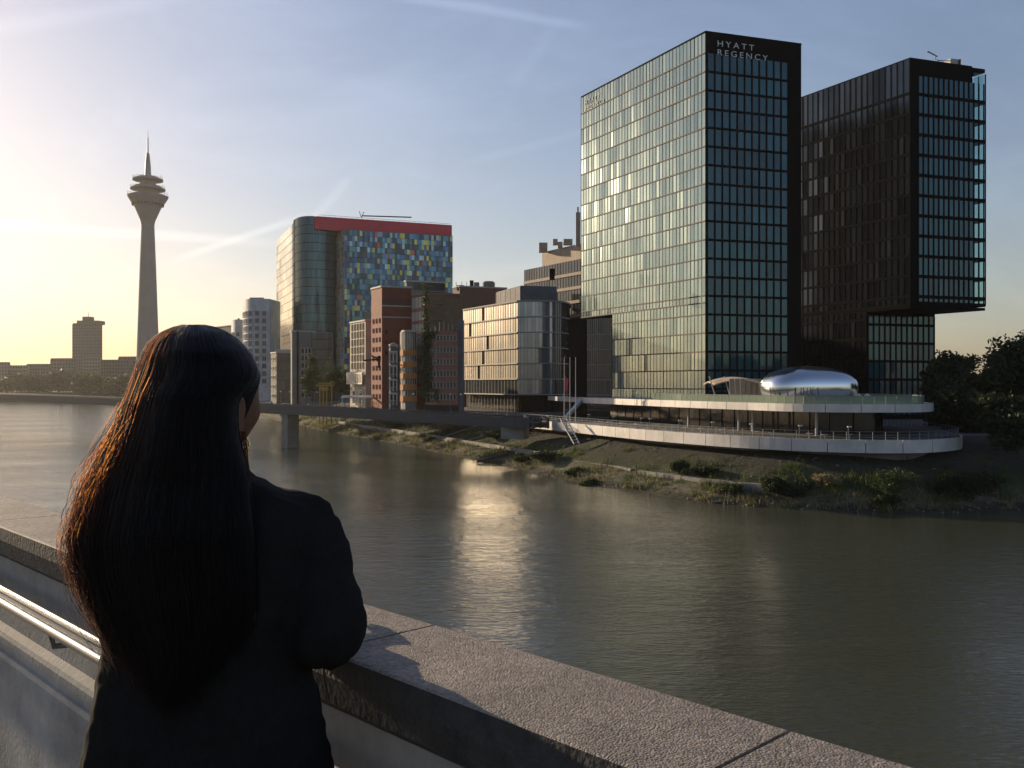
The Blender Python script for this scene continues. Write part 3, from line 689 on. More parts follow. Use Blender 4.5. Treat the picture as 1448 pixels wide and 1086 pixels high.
facade(cb, cl_, g1, QZ+10, ct, 8, cz, M['glass_col'], M['conc_light'], M['conc_light'], palette=lambda: (*random.choice(sunlit_pal), 1), bh=.14, mw=.12, tilt=.01)
ra, rb = P2(446, 373.75), toward(P2(446, 373.75), 639, 4000); rh = pz(305.5, 373.75)
rf = MB(); d = Vector((-5.5, 9)); rf.prism([tuple(ra), tuple(rb), tuple(rb+d*1.6), tuple(ra+d)], rh-5.3, rh)
rf.build('roof', M['red'], cb)
b = MB(); b.tube([(ra.x+1, ra.y+2, rh+.9), (rb.x-1, rb.y+2, rh+.9)], .07, 5)
for i in range(26): t = i/25; b.tube([(ra.x+1+(rb.x-ra.x-2)*t, ra.y+2+(rb.y-ra.y)*t, rh), (ra.x+1+(rb.x-ra.x-2)*t, ra.y+2+(rb.y-ra.y)*t, rh+.9)], .05, 4)
b.tube([(px(512, 377.50), 377.50, rh+.8), (px(582, 378.75), 378.75, rh+.4)], .28, 6); b.tube([(px(511, 377.50), 377.50, rh), (px(508, 377.50), 377.50, rh+2.6)], .16, 5); b.tube([(px(511, 377.50), 377.50, rh), (px(514.5, 377.50), 377.50, rh+2.4)], .16, 5)
b.build('roof_rail', M['steel'], cb)
gt = bthing('glass_rotunda', 'rounded blue green glass tower joined to the coloured panel block', 'office tower', P2(425, 381.25))
ctop = pz(306, 376.25)
arc = catmull([P2(391, 440.00), P2(413.5, 395.00), P2(415.5, 385.00), P2(422, 378.75), P2(432, 375.62), P2(446, 375.62), P2(462, 378.12), P2(474, 382.50)], 5)
MB().prism([tuple(p*1.0012) for p in arc]+[tuple(P2(474, 412.50)), tuple(P2(400, 440.62))], QZ, ctop).build('wall', M['frame'], gt)
rows = [ctop-3.6*i for i in range(24)]
for i in range(len(arc)-1):
    lit = i < 5  # sunward stretch takes the glass with sunlight in its colour
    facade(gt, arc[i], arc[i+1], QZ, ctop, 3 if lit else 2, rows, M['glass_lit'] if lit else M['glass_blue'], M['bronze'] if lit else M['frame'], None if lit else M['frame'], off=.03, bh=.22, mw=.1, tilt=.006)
pl = bthing('office_block', 'narrow pale block showing at the far edge of the glass rotunda', 'office block', P2(386, 456.25))
MB().prism([tuple(P2(380, 468.75)), tuple(P2(391, 450.00)), tuple(P2(400, 452.50)), tuple(P2(398, 475.00))], QZ, pz(432, 456.25)).build('wall', M['cream'], pl)
facade(pl, P2(380, 468.75), P2(391, 450.00), QZ, pz(433, 457.50), 6, [pz(433, 457.50)-3*i for i in range(14)], M['glass_lit'], M['bronze'], M['bronze'], bh=.2)

# ------------------------------------------------------------------ quayside houses
def house(name, label, cat, xn, Y, xl, xr, ytop, wall, vl=-20, vr=4000, depth=10, z0=QZ, roof=None):
    A = P2(xn, Y); Lp, Rp = toward(A, xl, vl), toward(A, xr, vr); zt = pz(ytop, Y)
    t = bthing(name, label, cat, A)
    MB().prism([tuple(A), tuple(Rp), tuple(Rp+(Lp-A).normalized()*depth), tuple(Lp)], z0, zt).build('wall', wall, t)
    b = MB()
    for P, Q in ((A, Lp), (A, Rp)):
        d = Q-P; e = d.normalized(); n = Vector((e.y, -e.x)); n = n if n.dot(-P) > 0 else -n
        b.obox((P.x, P.y, zt-.25), (d.x, d.y, 0), (n.x*.22, n.y*.22, 0), (0, 0, .4))
    b.build('roof_edge', roof or M['conc_light'], t)
    return t, A, Lp, Rp, zt
WF_, WG = M['frame'], M['dark_glass']

# white rounded towers far along the quay
def rounded(name, label, x0, x1, Y, ytop, nrow, ncol, dr, bulge=None):
    t = bthing(name, label, 'office tower', P2((x0+x1)/2, Y)); a, b = P2(x0, Y+10), P2(x1, Y)
    m = P2(x0+(x1-x0)*.12, Y+2); q = P2(x0+(x1-x0)*.42, Y-1.5)
    arc = catmull([a, m, q, b], 4); zt = pz(ytop, Y)
    MB().prism([tuple(p) for p in arc]+[tuple(b+Vector((1, 14))), tuple(a+Vector((2, 8)))], QZ, zt).build('wall', M['gehry'], t)
    s = arclen(arc); L = s[-1]; first = None
    e_rows = [pz(ytop+21+10.6*k*(1+.0*k), Y) for k in range(nrow)]
    for k, z in enumerate(e_rows):
        if z < QZ+3: break
        for i in range(ncol):
            x = L*(.04+.92*(i+.5)/ncol); p = at_len(arc, s, x); p2 = at_len(arc, s, min(L, x+.3)); e = (p2-p).normalized(); n = Vector((e.y, -e.x)); n = n if n.dot(-p) > 0 else -n
            if first is None:
                bb = MB(); bb.box((0, 0, 0), (1.5, .5, 1.9), 1); bb.box((0, -.15, 1.05), (1.9, .5, .2), 0); bb.box((0, -.15, -1.05), (1.9, .6, .2), 0)
                for s_ in (-1, 1): bb.box((s_*.85, -.15, 0), (.2, .5, 1.9), 0)
                bb.box((0, -.12, 0), (.12, .45, 1.9), 0)
                first = bb.build('window', [M['gehry'], WG], t); o = first
            else: o = first.copy(); COL.objects.link(o)
            o.location = (p.x+n.x*.1, p.y+n.y*.1, z); o.rotation_euler = (0, 0, math.atan2(e.y, e.x))
    bb = MB(); bb.prism([tuple(P2(x0+9, Y+4)), tuple(P2(x1-8, Y+4)), tuple(P2(x1-8, Y+8)), tuple(P2(x0+9, Y+8))], zt, zt+.9); bb.build('roof_hatch', M['grey'], t)
    return t
rounded('office_tower', 'white rounded tower with rows of small square dark windows', 344, 381, 380, 422.5, 10, 7, 1)
rounded('office_tower', 'grey rounded block, slightly taller of the two behind the white windowed tower', 327, 347, 425, 452, 4, 3, 1)
t, A, Lp, Rp, zt = house('office_block', 'flat grey block showing just over the dark hair', 'office block', 330, 440, 300, 334, 459.5, M['far_grey'], vl=-400)

t, A, Lp, Rp, zt = house('office_block', 'squat dark green glass block in front of the pale glass wall', 'office block', 391, 290, 383, 414, 498, M['dark_green'])
facade(t, A, Rp, QZ+1, zt-.3, 6, [zt-3*i for i in range(8)], M['glass_grey'], M['frame'], None, bh=.12)
b = MB(); b.box((px(402, 296), 296, zt+.5), (4, 4, 1.0)); b.tube([(px(390, 292), 292, zt), (px(390, 292), 292, zt+3)], .08, 5); b.build('roof_plant', M['conc_light'], t)
windows(t, Lp, A, QZ+1, zt, 2, 5, 1.6, 1.3, M['conc_light'], WG)
t, A, Lp, Rp, zt = house('office_block', 'grey brown slab fronted office block below the glass rotunda', 'office block', 413, 268, 411, 446, 468, M['grey'])
windows(t, A+(Rp-A)*.35, Rp, QZ+2, zt-4, 4, 7, 1.1, 1.7, M['conc_light'], WG)
b = MB(); e = (Rp-A).normalized(); b.obox((A.x+e.x*1.4, A.y+e.y*1.4-.25, QZ), (e.x*.5, e.y*.5, 0), (0, .2, 0), (0, 0, zt-QZ)); b.build('pipe', M['frame'], t)
b = MB(); p = P2(440, 272); b.prism([tuple(P2(441, 270)), tuple(P2(471, 268)), tuple(P2(471, 280)), tuple(P2(441, 280))], QZ, pz(470, 270)); b.build('side_wing', M['grey_blue'], t)
facade(t, P2(441, 270), P2(471, 268), QZ+2, pz(471, 270), 9, [QZ+2+3*i for i in range(8)], M['glass_grey'], M['frame'], M['frame'], off=.1, bh=.2)

t, A, Lp, Rp, zt = house('apartment_block', 'slim cream apartment block with rows of tall windows and a glass bay', 'apartment block', 517, 225, 495, 526, 452.5, M['cream'])
windows(t, Lp, A, QZ+10.0, zt, 5, 6, .62, 1.7, M['cream'], WG)
facade(t, Lp, A, QZ+7.0, QZ+9.9, 7, [QZ+9.5], M['glass_sunlit'], M['white'], M['white'], off=.9, bh=.3, mw=.12)
windows(t, Lp, A, QZ+.5, QZ+6.5, 2, 1, 2.2, 3.6, M['white'], WG)
b = MB(); b.box((px(523, 228), 231, zt+1.2), (3.2, 3, 2.4)); b.build('roof_hut', M['glass_grey'], t)
t, A, Lp, Rp, zt = house('brick_tower', 'dark red brick warehouse tower with narrow lit side and white string courses', 'brick building', 540, 215, 525, 582, 404.5, M['brick'])
windows(t, Lp, A, QZ+2, zt-6, 3, 9, .55, 1.15, M['stone_red'], WG)
b = MB(); e = (Rp-A).normalized(); L_ = (Rp-A).length
for y in (433, 449): b.obox((A.x, A.y-.14, pz(y, 215)), (e.x*L_, e.y*L_, 0), (0, .13, 0), (0, 0, .28))
b.build('string_course', M['conc_light'], t)
windows(t, A, Rp, QZ+10, zt-9, 5, 4, .5, .9, M['brick_dark'], WG, skip=lambda i, j: (i*7+j*3) % 4 == 0)
facade(t, A, Rp, zt-4.6, zt-2.8, 8, [], M['brick_dark'], None, None, off=.05)
b = MB(); p = P2(536, 213)
for s_ in (0, 1): b.tube([(p.x, p.y, pz(508, 213)), (p.x-3.5+s_*2, p.y-1.5, pz(510-s_*7, 213))], .18, 5)
b.tube([(p.x, p.y, pz(520, 213)), (p.x, p.y, pz(503, 213))], .3, 6); b.build('hoist', M['frame'], t)
t, A, Lp, Rp, zt = house('gabled_house', 'tiny ornate white framed house front beside the brick tower', 'house', 552, 212, 551, 567, 488, M['grey_blue'])
b = MB()
for k in range(4):
    z = QZ+2.0+k*3.2
    for x in (551.3, 556.3, 561.3): b.box((px(x, 211.5), 211.5, z+1.3), (.28, .3, 2.6))
    b.box((px(556.3, 211.5), 211.4, z+2.75), (2.0, .35, .3))
    for x in (553.8, 558.8): b.tube([(px(x, 211.4)+.35*math.cos(a), 211.4, z+2.3+.3*math.sin(a)) for a in np.linspace(0, math.pi, 7)], .09, 4)
b.tube([(px(556, 211)+.9*math.cos(a), 211.2, QZ+15.2+1.1*math.sin(a)) for a in np.linspace(0, math.pi, 9)], .16, 5)
b.build('bay_frame', M['white'], t); windows(t, P2(551.5, 211.6), P2(561, 211.6), QZ+2, QZ+15, 2, 4, .7, 1.8, M['white'], WG)
t, A, Lp, Rp, zt = house('balcony_house', 'narrow house banded with orange balconies and window strips', 'house', 573, 204, 568.5, 589, 467.5, M['grey'])
for k in range(5):
    z0 = QZ+3.0+k*2.55; b = MB()
    for P, Q in ((A, Lp), (A, Rp)):
        d = Q-P; e = d.normalized(); n = Vector((e.y, -e.x)); n = n if n.dot(-P) > 0 else -n
        b.obox((P.x, P.y, z0), (d.x, d.y, 0), (n.x*.5, n.y*.5, 0), (0, 0, 1.25))
    b.build('balcony', M['orange'], t)
for P, Q in ((Lp, A), (A, Rp)): facade(t, P, Q, QZ+2.8, zt-.4, 5, [], M['glass_grey'], None, M['conc_light'], off=.08, mw=.1)
t, A, Lp, Rp, zt = house('office_block', 'tan brown office block with orange edged corner and two strip windows', 'office block', 601.5, 209, 583, 654, 414.5, M['tan'], roof=M['stone_red'])
facade(t, Lp, A, QZ+3, zt-.6, 4, [zt-.6-2.9*i for i in range(9)], M['glass_sunlit'], M['stone_red'], M['grey'], off=.1, bh=.75, mw=.2)
windows(t, A+(Rp-A)*.12, A+(Rp-A)*.48, zt-8.4, zt-.4, 1, 2, 3.0, 1.0, M['tan'], WG)
b = MB(); b.obox((A.x-.15, A.y-.2, QZ), (.6, 0, 0), (0, .4, 0), (0, 0, zt-QZ)); b.build('corner_strip', M['orange'], t)
t2, A_, L_, R_, z_ = house('office_block', 'brown brick block with roof plant rising behind the tan building', 'office block', 650, 275, 640, 717, 404.5, mat('brown_wall', (.17, .10, .065), .8, nscale=.5))
b = MB(); b.box((px(667, 279), 279, z_+.9), (1.1, 1.2, 2.4), 1); b.box((px(674, 279), 279, z_+.7), (1.6, 1.4, 1.6)); b.lathe([(1.9, 0), (1.9, 1.5), (1.5, 1.9), (.1, 1.9)], (px(691, 280), 280, z_), 18)
b.box((px(651, 276), 277, z_-.4), (2.2, 2, 1.6), 2)
for x in (645, 653, 660): b.tube([(px(x, 278), 278, z_), (px(x, 278), 278, z_+1.6)], .08, 4)
b.build('roof_plant', [M['grey'], M['black'], M['tan']], t2)
t2, A_, L_, R_, z_ = house('roof_pavilion', 'grey glass penthouse block in front of the coloured panels', 'office block', 575, 232, 572, 629, 397, M['grey_blue'])
facade(t2, A_, R_, z_-5, z_-.4, 10, [z_-2.4], M['glass_grey'], M['grey'], M['frame'], off=.1, bh=.3)
# house with white window grid and climbing plants
fh = bthing('planted_house', 'house with white window grid, red spandrels and climbing green plants', 'house', P2(600, 202))
M['spandrel_wall'] = mat('spandrel_wall', (.30, .13, .095), .8, nscale=1.5, namt=.4)
fa, fb_ = P2(601, 202), P2(648, 200); zt = pz(468, 201)
MB().prism([tuple(fa), tuple(fb_), tuple(fb_+Vector((0, 6))), tuple(fa+Vector((0, 6)))], QZ, zt).build('wall', M['spandrel_wall'], fh)
e = (fb_-fa); lv = [QZ+2.7+2.35*k for k in range(6)]
windows(fh, fa+e*.05, fa+e*.95, QZ+2.8, zt-.3, 9, 6, .55, 1.35, M['white'], WG, margin=(.0, .0))
for k in (1, 3, 5):
    b = MB(); b.obox((fa.x+e.x*.18, fa.y-.14, lv[k]-.35), (e.x*.68, e.y*.68, 0), (0, .12, 0), (0, 0, .7)); b.build('spandrel', M['stone_red'], fh)
b = MB()
for k in range(7): b.tube([(fa.x+e.x*t_, fa.y-.6-.15*math.sin(t_*9+k), QZ+2.6+2.35*k) for t_ in np.linspace(.05, .95, 7)], .09, 5)
for t_ in np.linspace(.05, .95, 8): b.tube([(fa.x+e.x*t_, fa.y-.6, QZ+2.6), (fa.x+e.x*t_, fa.y-.6, zt+random.uniform(.3, 2.2))], .07, 5)
b.build('steel_trellis', M['conc_light'], fh)
b = MB()
for cx, z0, z1, w in ((.03, QZ+5, zt+10.5, .9), (.12, QZ+6, zt+.6, .8), (.93, QZ+3, zt+.3, 1.0), (.25, zt-2.2, zt, 1.2), (.8, zt-3, zt-.5, 1.2), (.35, QZ+3, QZ+6, .8), (.55, zt-4.5, zt-2, .7), (.7, QZ+5, QZ+9, .6), (.05, QZ+3, zt, 1.4)):
    for i in range(int((z1-z0)*46)):
        x = fa.x+e.x*cx+random.gauss(0, w*.45); z = random.uniform(z0, z1); y = fa.y-.75+random.gauss(0, .18)
        d1 = Vector((random.gauss(0, 1), random.gauss(0, 1), random.gauss(0, 1))).normalized()*.28; d2 = Vector((random.gauss(0, 1), random.gauss(0, 1), random.gauss(0, 1))).normalized()*.2; c = Vector((x, y, z))
        b.quad(c-d1, c-d2, c+d1, c+d2)
b.build('climbing_plants', M['leaf'], fh, attr=True)
b = MB(); sp_ = P2(651.5, 201); b.box((sp_.x, sp_.y+2, (QZ+pz(452, 201))/2), (1.1, 4, pz(452, 201)-QZ)); b.build('stair_shaft', M['grey_blue'], fh)
b = MB(); b.obox((fa.x, fa.y-.12, QZ), (e.x, e.y, 0), (0, .1, 0), (0, 0, 2.3)); b.build('shop_front', M['dark_glass'], fh, attr=True)

# office house with rounded corner and left glass coloured as if sunlit
rh_ = bthing('office_block', 'six storey office block with sunlit bronze glass and a rounded corner', 'office block', P2(733, 225.05))
ca = P2(733, 225.05); cl2 = toward(ca, 655, 15)
arc = catmull([ca, P2(757, 224.66), P2(781, 225.31), P2(796, 228.27), P2(804, 234.05), P2(805, 244.34)], 5)
zt, zb = pz(426, 225.05), pz(558, 225.05)
poly = [tuple(cl2)]+[tuple(p) for p in arc]+[tuple(cl2+Vector((9, 8)))]
MB().prism(poly, zb, zt).build('wall', M['frame'], rh_)
MB().prism([tuple(p) for p in offset_poly(poly, 1.6)], QZ, zb-.004).build('ground_floor', M['black'], rh_)
fl = [zt-3.807*i for i in range(7)]
def dark_open(i, k): return (i, 5-k) in {(9, 0), (11, 2), (9, 3), (7, 4), (3, 1)}
facade(rh_, cl2, ca, zb+3.807, zt, 24, fl, M['glass_sunlit'], None, M['bronze'], off=.08, mw=.06, tilt=.012, skip=dark_open, merge=2)
facade(rh_, cl2, ca, zb, zb+3.75, 18, [], M['glass_grey'], None, M['conc_light'], off=.08, mw=.10, tilt=.012)
for i in range(len(arc)-1): facade(rh_, arc[i], arc[i+1], zb, zt, 1 if (arc[i+1]-arc[i]).length < 1.2 else 2, fl, M['glass_grey'] if i > 10 else M['glass_silver'], None, M['frame'] if i % 2 else None, off=.08, tilt=.01, mw=.05)  # front and curve: glass without the sun in its colour, darker round the curve
b = MB(); ring = [cl2]+arc
for z in fl+[zt+.1]:
    for i in range(len(ring)-1):
        p, q = ring[i], ring[i+1]; t_ = (q-p).normalized(); n = Vector((t_.y, -t_.x)); n = n if n.dot(-p) > 0 else -n
        b.obox((p.x-t_.x*.06, p.y-t_.y*.06, z-.13), ((q-p).x+t_.x*.12, (q-p).y+t_.y*.12, 0), (n.x*.48, n.y*.48, 0), (0, 0, .26))
b.build('floor_band', M['conc_light'], rh_)
facade(rh_, cl2+Vector((1, 1.3)), ca+Vector((0, 1.9)), QZ, zb-.2, 16, [], M['dark_glass'], None, M['steel'], off=.0, mw=.09)
b = MB(); hA, hB = P2(736, 231.48), P2(787, 234.05); b.prism([tuple(P2(702, 248.20)), tuple(hA), tuple(hB), tuple(P2(788, 250.77)), tuple(P2(704, 254.63))], zt, pz(404.5, 232.77)); b.build('penthouse', M['grey_blue'], rh_)
facade(rh_, P2(702, 248.20), hA, zt+.3, pz(406, 232.77), 5, [], M['glass_grey'], M['conc_light'], M['conc_light'], off=.1, mw=.1, bh=.2)
b = MB(); b.box((px(768, 232.77), 180.6, zt+1.3), (1.0, .3, 2.2)); b.build('penthouse_door', M['black'], rh_)

# stepped beige block behind the towers
sb = bthing('office_block', 'stepped beige office block with strip windows beside the tall pale tower', 'office block', P2(800, 250))
A = P2(842, 240); Lp = toward(A, 742, -58); zt = pz(360, 240); dr = Vector((30, 9))
MB().prism([tuple(A), tuple(Lp), tuple(Lp+dr), tuple(A+dr)], QZ, zt-.3).build('wall', M['tan'], sb)
facade(sb, Lp, A, QZ+10, zt-.4, 26, [zt-.4-3.75*i for i in range(12)], M['glass_grey'], M['beige'], M['frame'], off=.1, bh=.8, bd=.35, mw=.1, merge=3)
P, Q = toward(A, 757, -58)+Vector((.5, 0)), A; zu = pz(337, 240)
MB().prism([tuple(P+Vector((1.5, .6))), tuple(Q+Vector((1.5, .6))), tuple(A+dr*.8), tuple(P+dr*.8)], zt-.29, zu).build('penthouse', M['beige'], sb)
b = MB(); p = P2(768, 262); b.box((p.x, p.y, zu+.8), (2.4, 2.4, 2.6)); 
for x in (785, 792, 800, 806): b.box((px(x, 255), 255, zu+.5+.4*(x % 3)), (1.3, 1.6, 1.6))
b.box((px(818, 245), 247, zu+3.5), (1.2, 1.2, 9)); b.tube([(px(818, 245), 247, zu+8), (px(818, 245), 247, zu+9.5)], .25, 6); b.build('roof_plant', M['beige'], sb)

# ------------------------------------------------------------------ far shore
def far_block(label, x0, x1, ytop, Y, m, step=None):
    t = bthing('far_block', label, 'building', P2((x0+x1)/2, Y)); zt = pz(ytop, Y); a, b_ = P2(x0, Y), P2(x1, Y-4)
    MB().prism([tuple(a), tuple(b_), tuple(b_*1.035), tuple(a*1.035)], 5, zt).build('wall', m, t)
    nr = max(2, int((zt-12)/3.4)); nc = int((b_-a).length/3.0)
    facade(t, a, b_, 9, zt-1, nc, [zt-1-3.4*i for i in range(nr)], M['glass_grey'], m, m, off=.05, bh=1.7, mw=1.2, md=.2)
    return t, zt
t, zt = far_block('tall slab tower with small roof box on the hazy shore', 103, 144, 457, 1000, M['far_grey'])
b = MB(); p = P2(124, 1008); b.box((p.x, p.y+8, zt+1.5), (24, 16, 4)); b.box((p.x-3, p.y+8, zt+5.5), (9, 9, 5)); b.tube([(p.x-3, p.y+8, zt+7), (p.x-3, p.y+8, zt+13)], .3, 4); b.build('roof_box', M['far_grey'], t)
far_block('long low block left of the tall slab tower', 72, 108, 506.5, 930, M['far_grey'])
far_block('pale block directly below the tall slab tower', 118, 142, 505, 915, M['far_pale'])
far_block('wide low block between slab tower and television tower', 142, 182, 508.5, 940, M['far_grey'])
far_block('grey block at the foot of the television tower', 168, 232, 504, 960, M['far_grey'])
far_block('hazy low house row at the edge of the far shore', -60, 14, 512, 980, M['far_grey'])
far_block('hazy stepped house row on the far shore, second from the edge', 10, 40, 516.5, 990, M['far_pale'])
far_block('hazy flat house row beside the long low block', 38, 76, 514.5, 1000, M['far_grey'])
far_block('pale low block hidden behind the dark hair', 228, 310, 507, 900, M['far_pale'])
hl = MB(); n_ = 40
V = [(-1400+1500*i/n_, 1600+60*math.sin(i*1.3), z) for i in range(n_+1) for z in (0, 34+14*noise.noise(Vector((i*.35, 0, 0)))+6*noise.noise(Vector((i*1.7, 3, 0))))]
V += [(x, y+400, 0) for x, y, z in V[::2]]
hl.add(V, [(2*i, 2*i+2, 2*i+3, 2*i+1) for i in range(n_)]+[(2*i+1, 2*i+3, 2*n_+2+i+1, 2*n_+2+i) for i in range(n_)])
V = [(100+3000*i/n_, 2300-20*i+60*math.sin(i*1.3), z) for i in range(n_+1) for z in (0, 30+14*noise.noise(Vector((i*.35, 7, 0)))+6*noise.noise(Vector((i*1.7, 3, 0))))]
V += [(x, y+400, 0) for x, y, z in V[::2]]
hl.add(V, [(2*i, 2*i+2, 2*i+3, 2*i+1) for i in range(n_)]+[(2*i+1, 2*i+3, 2*n_+2+i+1, 2*n_+2+i) for i in range(n_)])
struct(hl.build('hills', mat('far_wooded_hill', (.045, .055, .035), .95, nscale=.03, namt=.5)))

# ------------------------------------------------------------------ trees
def crown_mesh(name, lobes, n, leaf, m, seed):
    rnd = random.Random(seed); b = MB()
    for _ in range(n):
        (cx, cy, cz, rx, ry, rz) = rnd.choices(lobes, [l[3]*l[4]*l[5] for l in lobes])[0]
        d = Vector((rnd.gauss(0, 1), rnd.gauss(0, 1), rnd.gauss(0, 1))).normalized(); k = rnd.random()**.45
        k *= 1+.22*noise.noise(d*2.3+Vector((seed, cx, cz)))
        c = Vector((cx+d.x*rx*k, cy+d.y*ry*k, cz+d.z*rz*k))
        for _2 in range(2):
            u = Vector((rnd.gauss(0, 1), rnd.gauss(0, 1), rnd.gauss(0, .7))).normalized(); v = u.cross(Vector((rnd.gauss(0, 1), rnd.gauss(0, 1), rnd.gauss(0, 1)))).normalized()
            s_ = leaf*rnd.uniform(.6, 1.35); o_ = Vector((rnd.gauss(0, 1), rnd.gauss(0, 1), rnd.gauss(0, 1)))*leaf*.7
            b.quad(c+o_-u*s_, c+o_-v*s_*.5, c+o_+u*s_, c+o_+v*s_*.5, r=min(1, max(0, rnd.gauss(.5, .3))))
    return b
def tree(label, x, y, z, h, w, n, leaf, m, seed, group, name='leafy_tree', trunk=.3, low=.18, lean=0):
    rnd = random.Random(seed); t = thing(name, label, 'tree', (x, y, z), group); lobes = []
    for i in range(13):
        a = rnd.uniform(0, 2*math.pi); zz_ = rnd.uniform(low+.12, .9); prof = math.sin(math.pi*min(1, max(0, (zz_-low)/(1.02-low)))**.8)
        r_ = w*.5*(.25+.62*prof)*rnd.uniform(.3, 1); s_ = w*.5*rnd.uniform(.32, .55)
        lobes.append((x+r_*math.cos(a)+lean*zz_, y+r_*math.sin(a), z+h*zz_, s_, s_, s_*rnd.uniform(.6, .9)*min(1.3, h/w)))
    lobes.append((x+lean, y, z+h*.88, w*.22, w*.22, h*.12)); lobes.append((x+lean*.6, y, z+h*.6, w*.33, w*.33, h*.25))
    crown_mesh('crown', lobes, n, leaf, m, seed).build('crown', m, t, attr=True)
    b = MB(); b.tube([(x, y, z-.4), (x+lean*.2, y, z+h*.25), (x+lean*.6, y, z+h*.6)], [trunk, trunk*.75, trunk*.3], 7)
    for l in lobes[:7]: b.tube([(x+lean*.2, y, z+h*.25+rnd.random()*h*.12), ((x+l[0])/2, (y+l[1])/2, z+h*.4), l[:3]], [trunk*.45, trunk*.3, trunk*.1], 5)
    b.build('trunk', M['bark'], t); return t
# dense dark trees right of the black tower
for i, (xp, Y, yt, w, lb) in enumerate(((1334, 150, 497, 9, 'dark tree tucked against the lower corner of the black tower'), (1358, 168, 502, 7, 'reddish topped tree seen through the gap'), (1412, 138, 500, 12, 'broad dark tree on the near side of the gap'),
                                   (1446, 130, 482, 14, 'tallest dark tree at the picture edge'), (1385, 131, 532, 10, 'low dark tree filling the gap above the slope'), (1350, 139, 540, 8, 'low dark bushy tree behind the terrace end'), (1490, 140, 478, 14, 'dark tree beyond the picture edge'), (1425, 116, 560, 9, 'low spreading dark tree above the bank'))):
    P = P2(xp, Y); h = pz(yt, Y)-6
    tree(lb, P.x, P.y, 6, h, w, int(2600+w*120), .36, M['leaf'] if i == 1 else M['leaf_dark'], 30+i, 'dark trees beside the black tower', low=.04)
ex = [o for o in list(COL.objects) if o.get('group') == 'dark trees beside the black tower']
for i in range(9):                                        # the belt of trees goes on along the bank
    o = copy_tree(ex[i % 6]); Y = 150+i*9+random.uniform(-5, 5); o.location = (px(1540, 150)+i*13, Y, 6); o.rotation_euler = (0, 0, i*1.3); o['label'] = 'dark tree in the belt beyond the picture edge'
# thin trees on the quay in front of the office blocks
for i, (xp, yt, w, lb) in enumerate(((432, 520, 5, 'thin quay tree in front of the grey slab block'), (446, 498, 5, 'tall slim quay tree left of the yellow gantry'), (462, 505, 6, 'slim leafy quay tree behind the yellow gantry'), (476, 512, 6, 'bushy quay tree right of the yellow gantry'), (487, 528, 5, 'low quay tree beside the cream block'))):
    P = P2(xp, 240+i*2); tree(lb, P.x, P.y, QZ, pz(yt, 240)-QZ, w, 850, .26, M['leaf'], 60+i, 'slim trees on the quay', name='quay_tree', trunk=.14, low=.3, lean=(-1) ** i*.8)
# hazy tree row on the far bank: two prototypes, copied
protos = []; FT = 'trees in a row on the hazy far bank'
for s_ in range(3):
    protos.append(tree('round hazy tree in the row along the far bank', -420-20*s_, 800, 5, 15, 17, 420, 1.1, M['leaf_far'], 90+s_, FT, name='bank_tree', trunk=.4, low=.08))
for i in range(46):
    xp = -60+i*9.4+random.uniform(-4, 4); Yw = min(WL, key=lambda q: abs(px(xp, q.y)-q.x)+(1e6 if q.y < 300 else 0)).y; Y = Yw+random.uniform(8, 40); o = protos[i] if i < 3 else copy_tree(protos[i % 3])
    o.location = (px(xp, Y), Y, 1.5+(Y-Yw)*.14); o.rotation_euler = (0, 0, random.uniform(0, 6)); k = random.uniform(.75, 1.35); o.scale = (k*random.uniform(.9, 1.4), k, k*random.uniform(.8, 1.1))

# ------------------------------------------------------------------ bank: ledge, shrubs, grass, stones
lg = MB(); i0, i1 = bank_index(1075), bank_index(755)
def bank_line(i0, i1, t, dz=0, step=1): return [bank_point(i, t)+Vector((0, 0, dz)) for i in range(min(i0, i1), max(i0, i1)+1, step)]
for x0, x1, t_ in ((1080, 1005, .30), (1000, 865, .34), (852, 775, .38)):
    L_ = bank_line(bank_index(x0), bank_index(x1), t_)
    L_ = [p.copy() for p in L_]
    zs = np.convolve([p.z for p in L_], np.ones(5)/5, 'same') if len(L_) > 8 else [p.z for p in L_]
    for i in range(len(L_)-1):
        p, q = L_[i], L_[i+1]; zz0 = 2.1; lg.obox((p.x, p.y, zz0-.9), (q.x-p.x, q.y-p.y, 0), (.5, .8, 0), (0, 0, 1.0+.05*math.sin(i)))
tag(lg.build('bank_ledge', M['conc']), 'broken pale concrete ledge running along the slope below the terrace', 'ledge')
lg = MB(); L_ = bank_line(bank_index(735), bank_index(455), .36)
for i in range(len(L_)-1):
    p, q = L_[i], L_[i+1]; lg.obox((p.x, p.y, 1.1), (q.x-p.x, q.y-p.y, 0), (.3, .9, 0), (0, 0, 1.5))
tag(lg.build('bank_wall', M['conc']), 'low weathered stone wall along the bank under the footbridge', 'wall')
for i, xp in enumerate((590, 622)):
    k = bank_index(xp); a, b_ = bank_point(k, .42), bank_point(k-3, .95); b = MB(); n = Vector((.9, .3, 0)); b.obox(a, b_-a, n, (0, 0, .35)); 
    tag(b.build('slope_stair', M['grey']), ('narrow pale stair strip on the slope, farther along under the footbridge', 'narrow pale stair strip on the slope, closer to the terrace')[i], 'stair', 'stair strips on the bank')
b = MB(); k = bank_index(690); a = bank_point(k, .15); b.tube([a+Vector((-3, -1, .3)), a+Vector((6, 3, 2.2))], [.3, .25], 7); tag(b.build('fallen_log', M['bark']), 'fallen grey log lying at the waterline by the terrace', 'log')
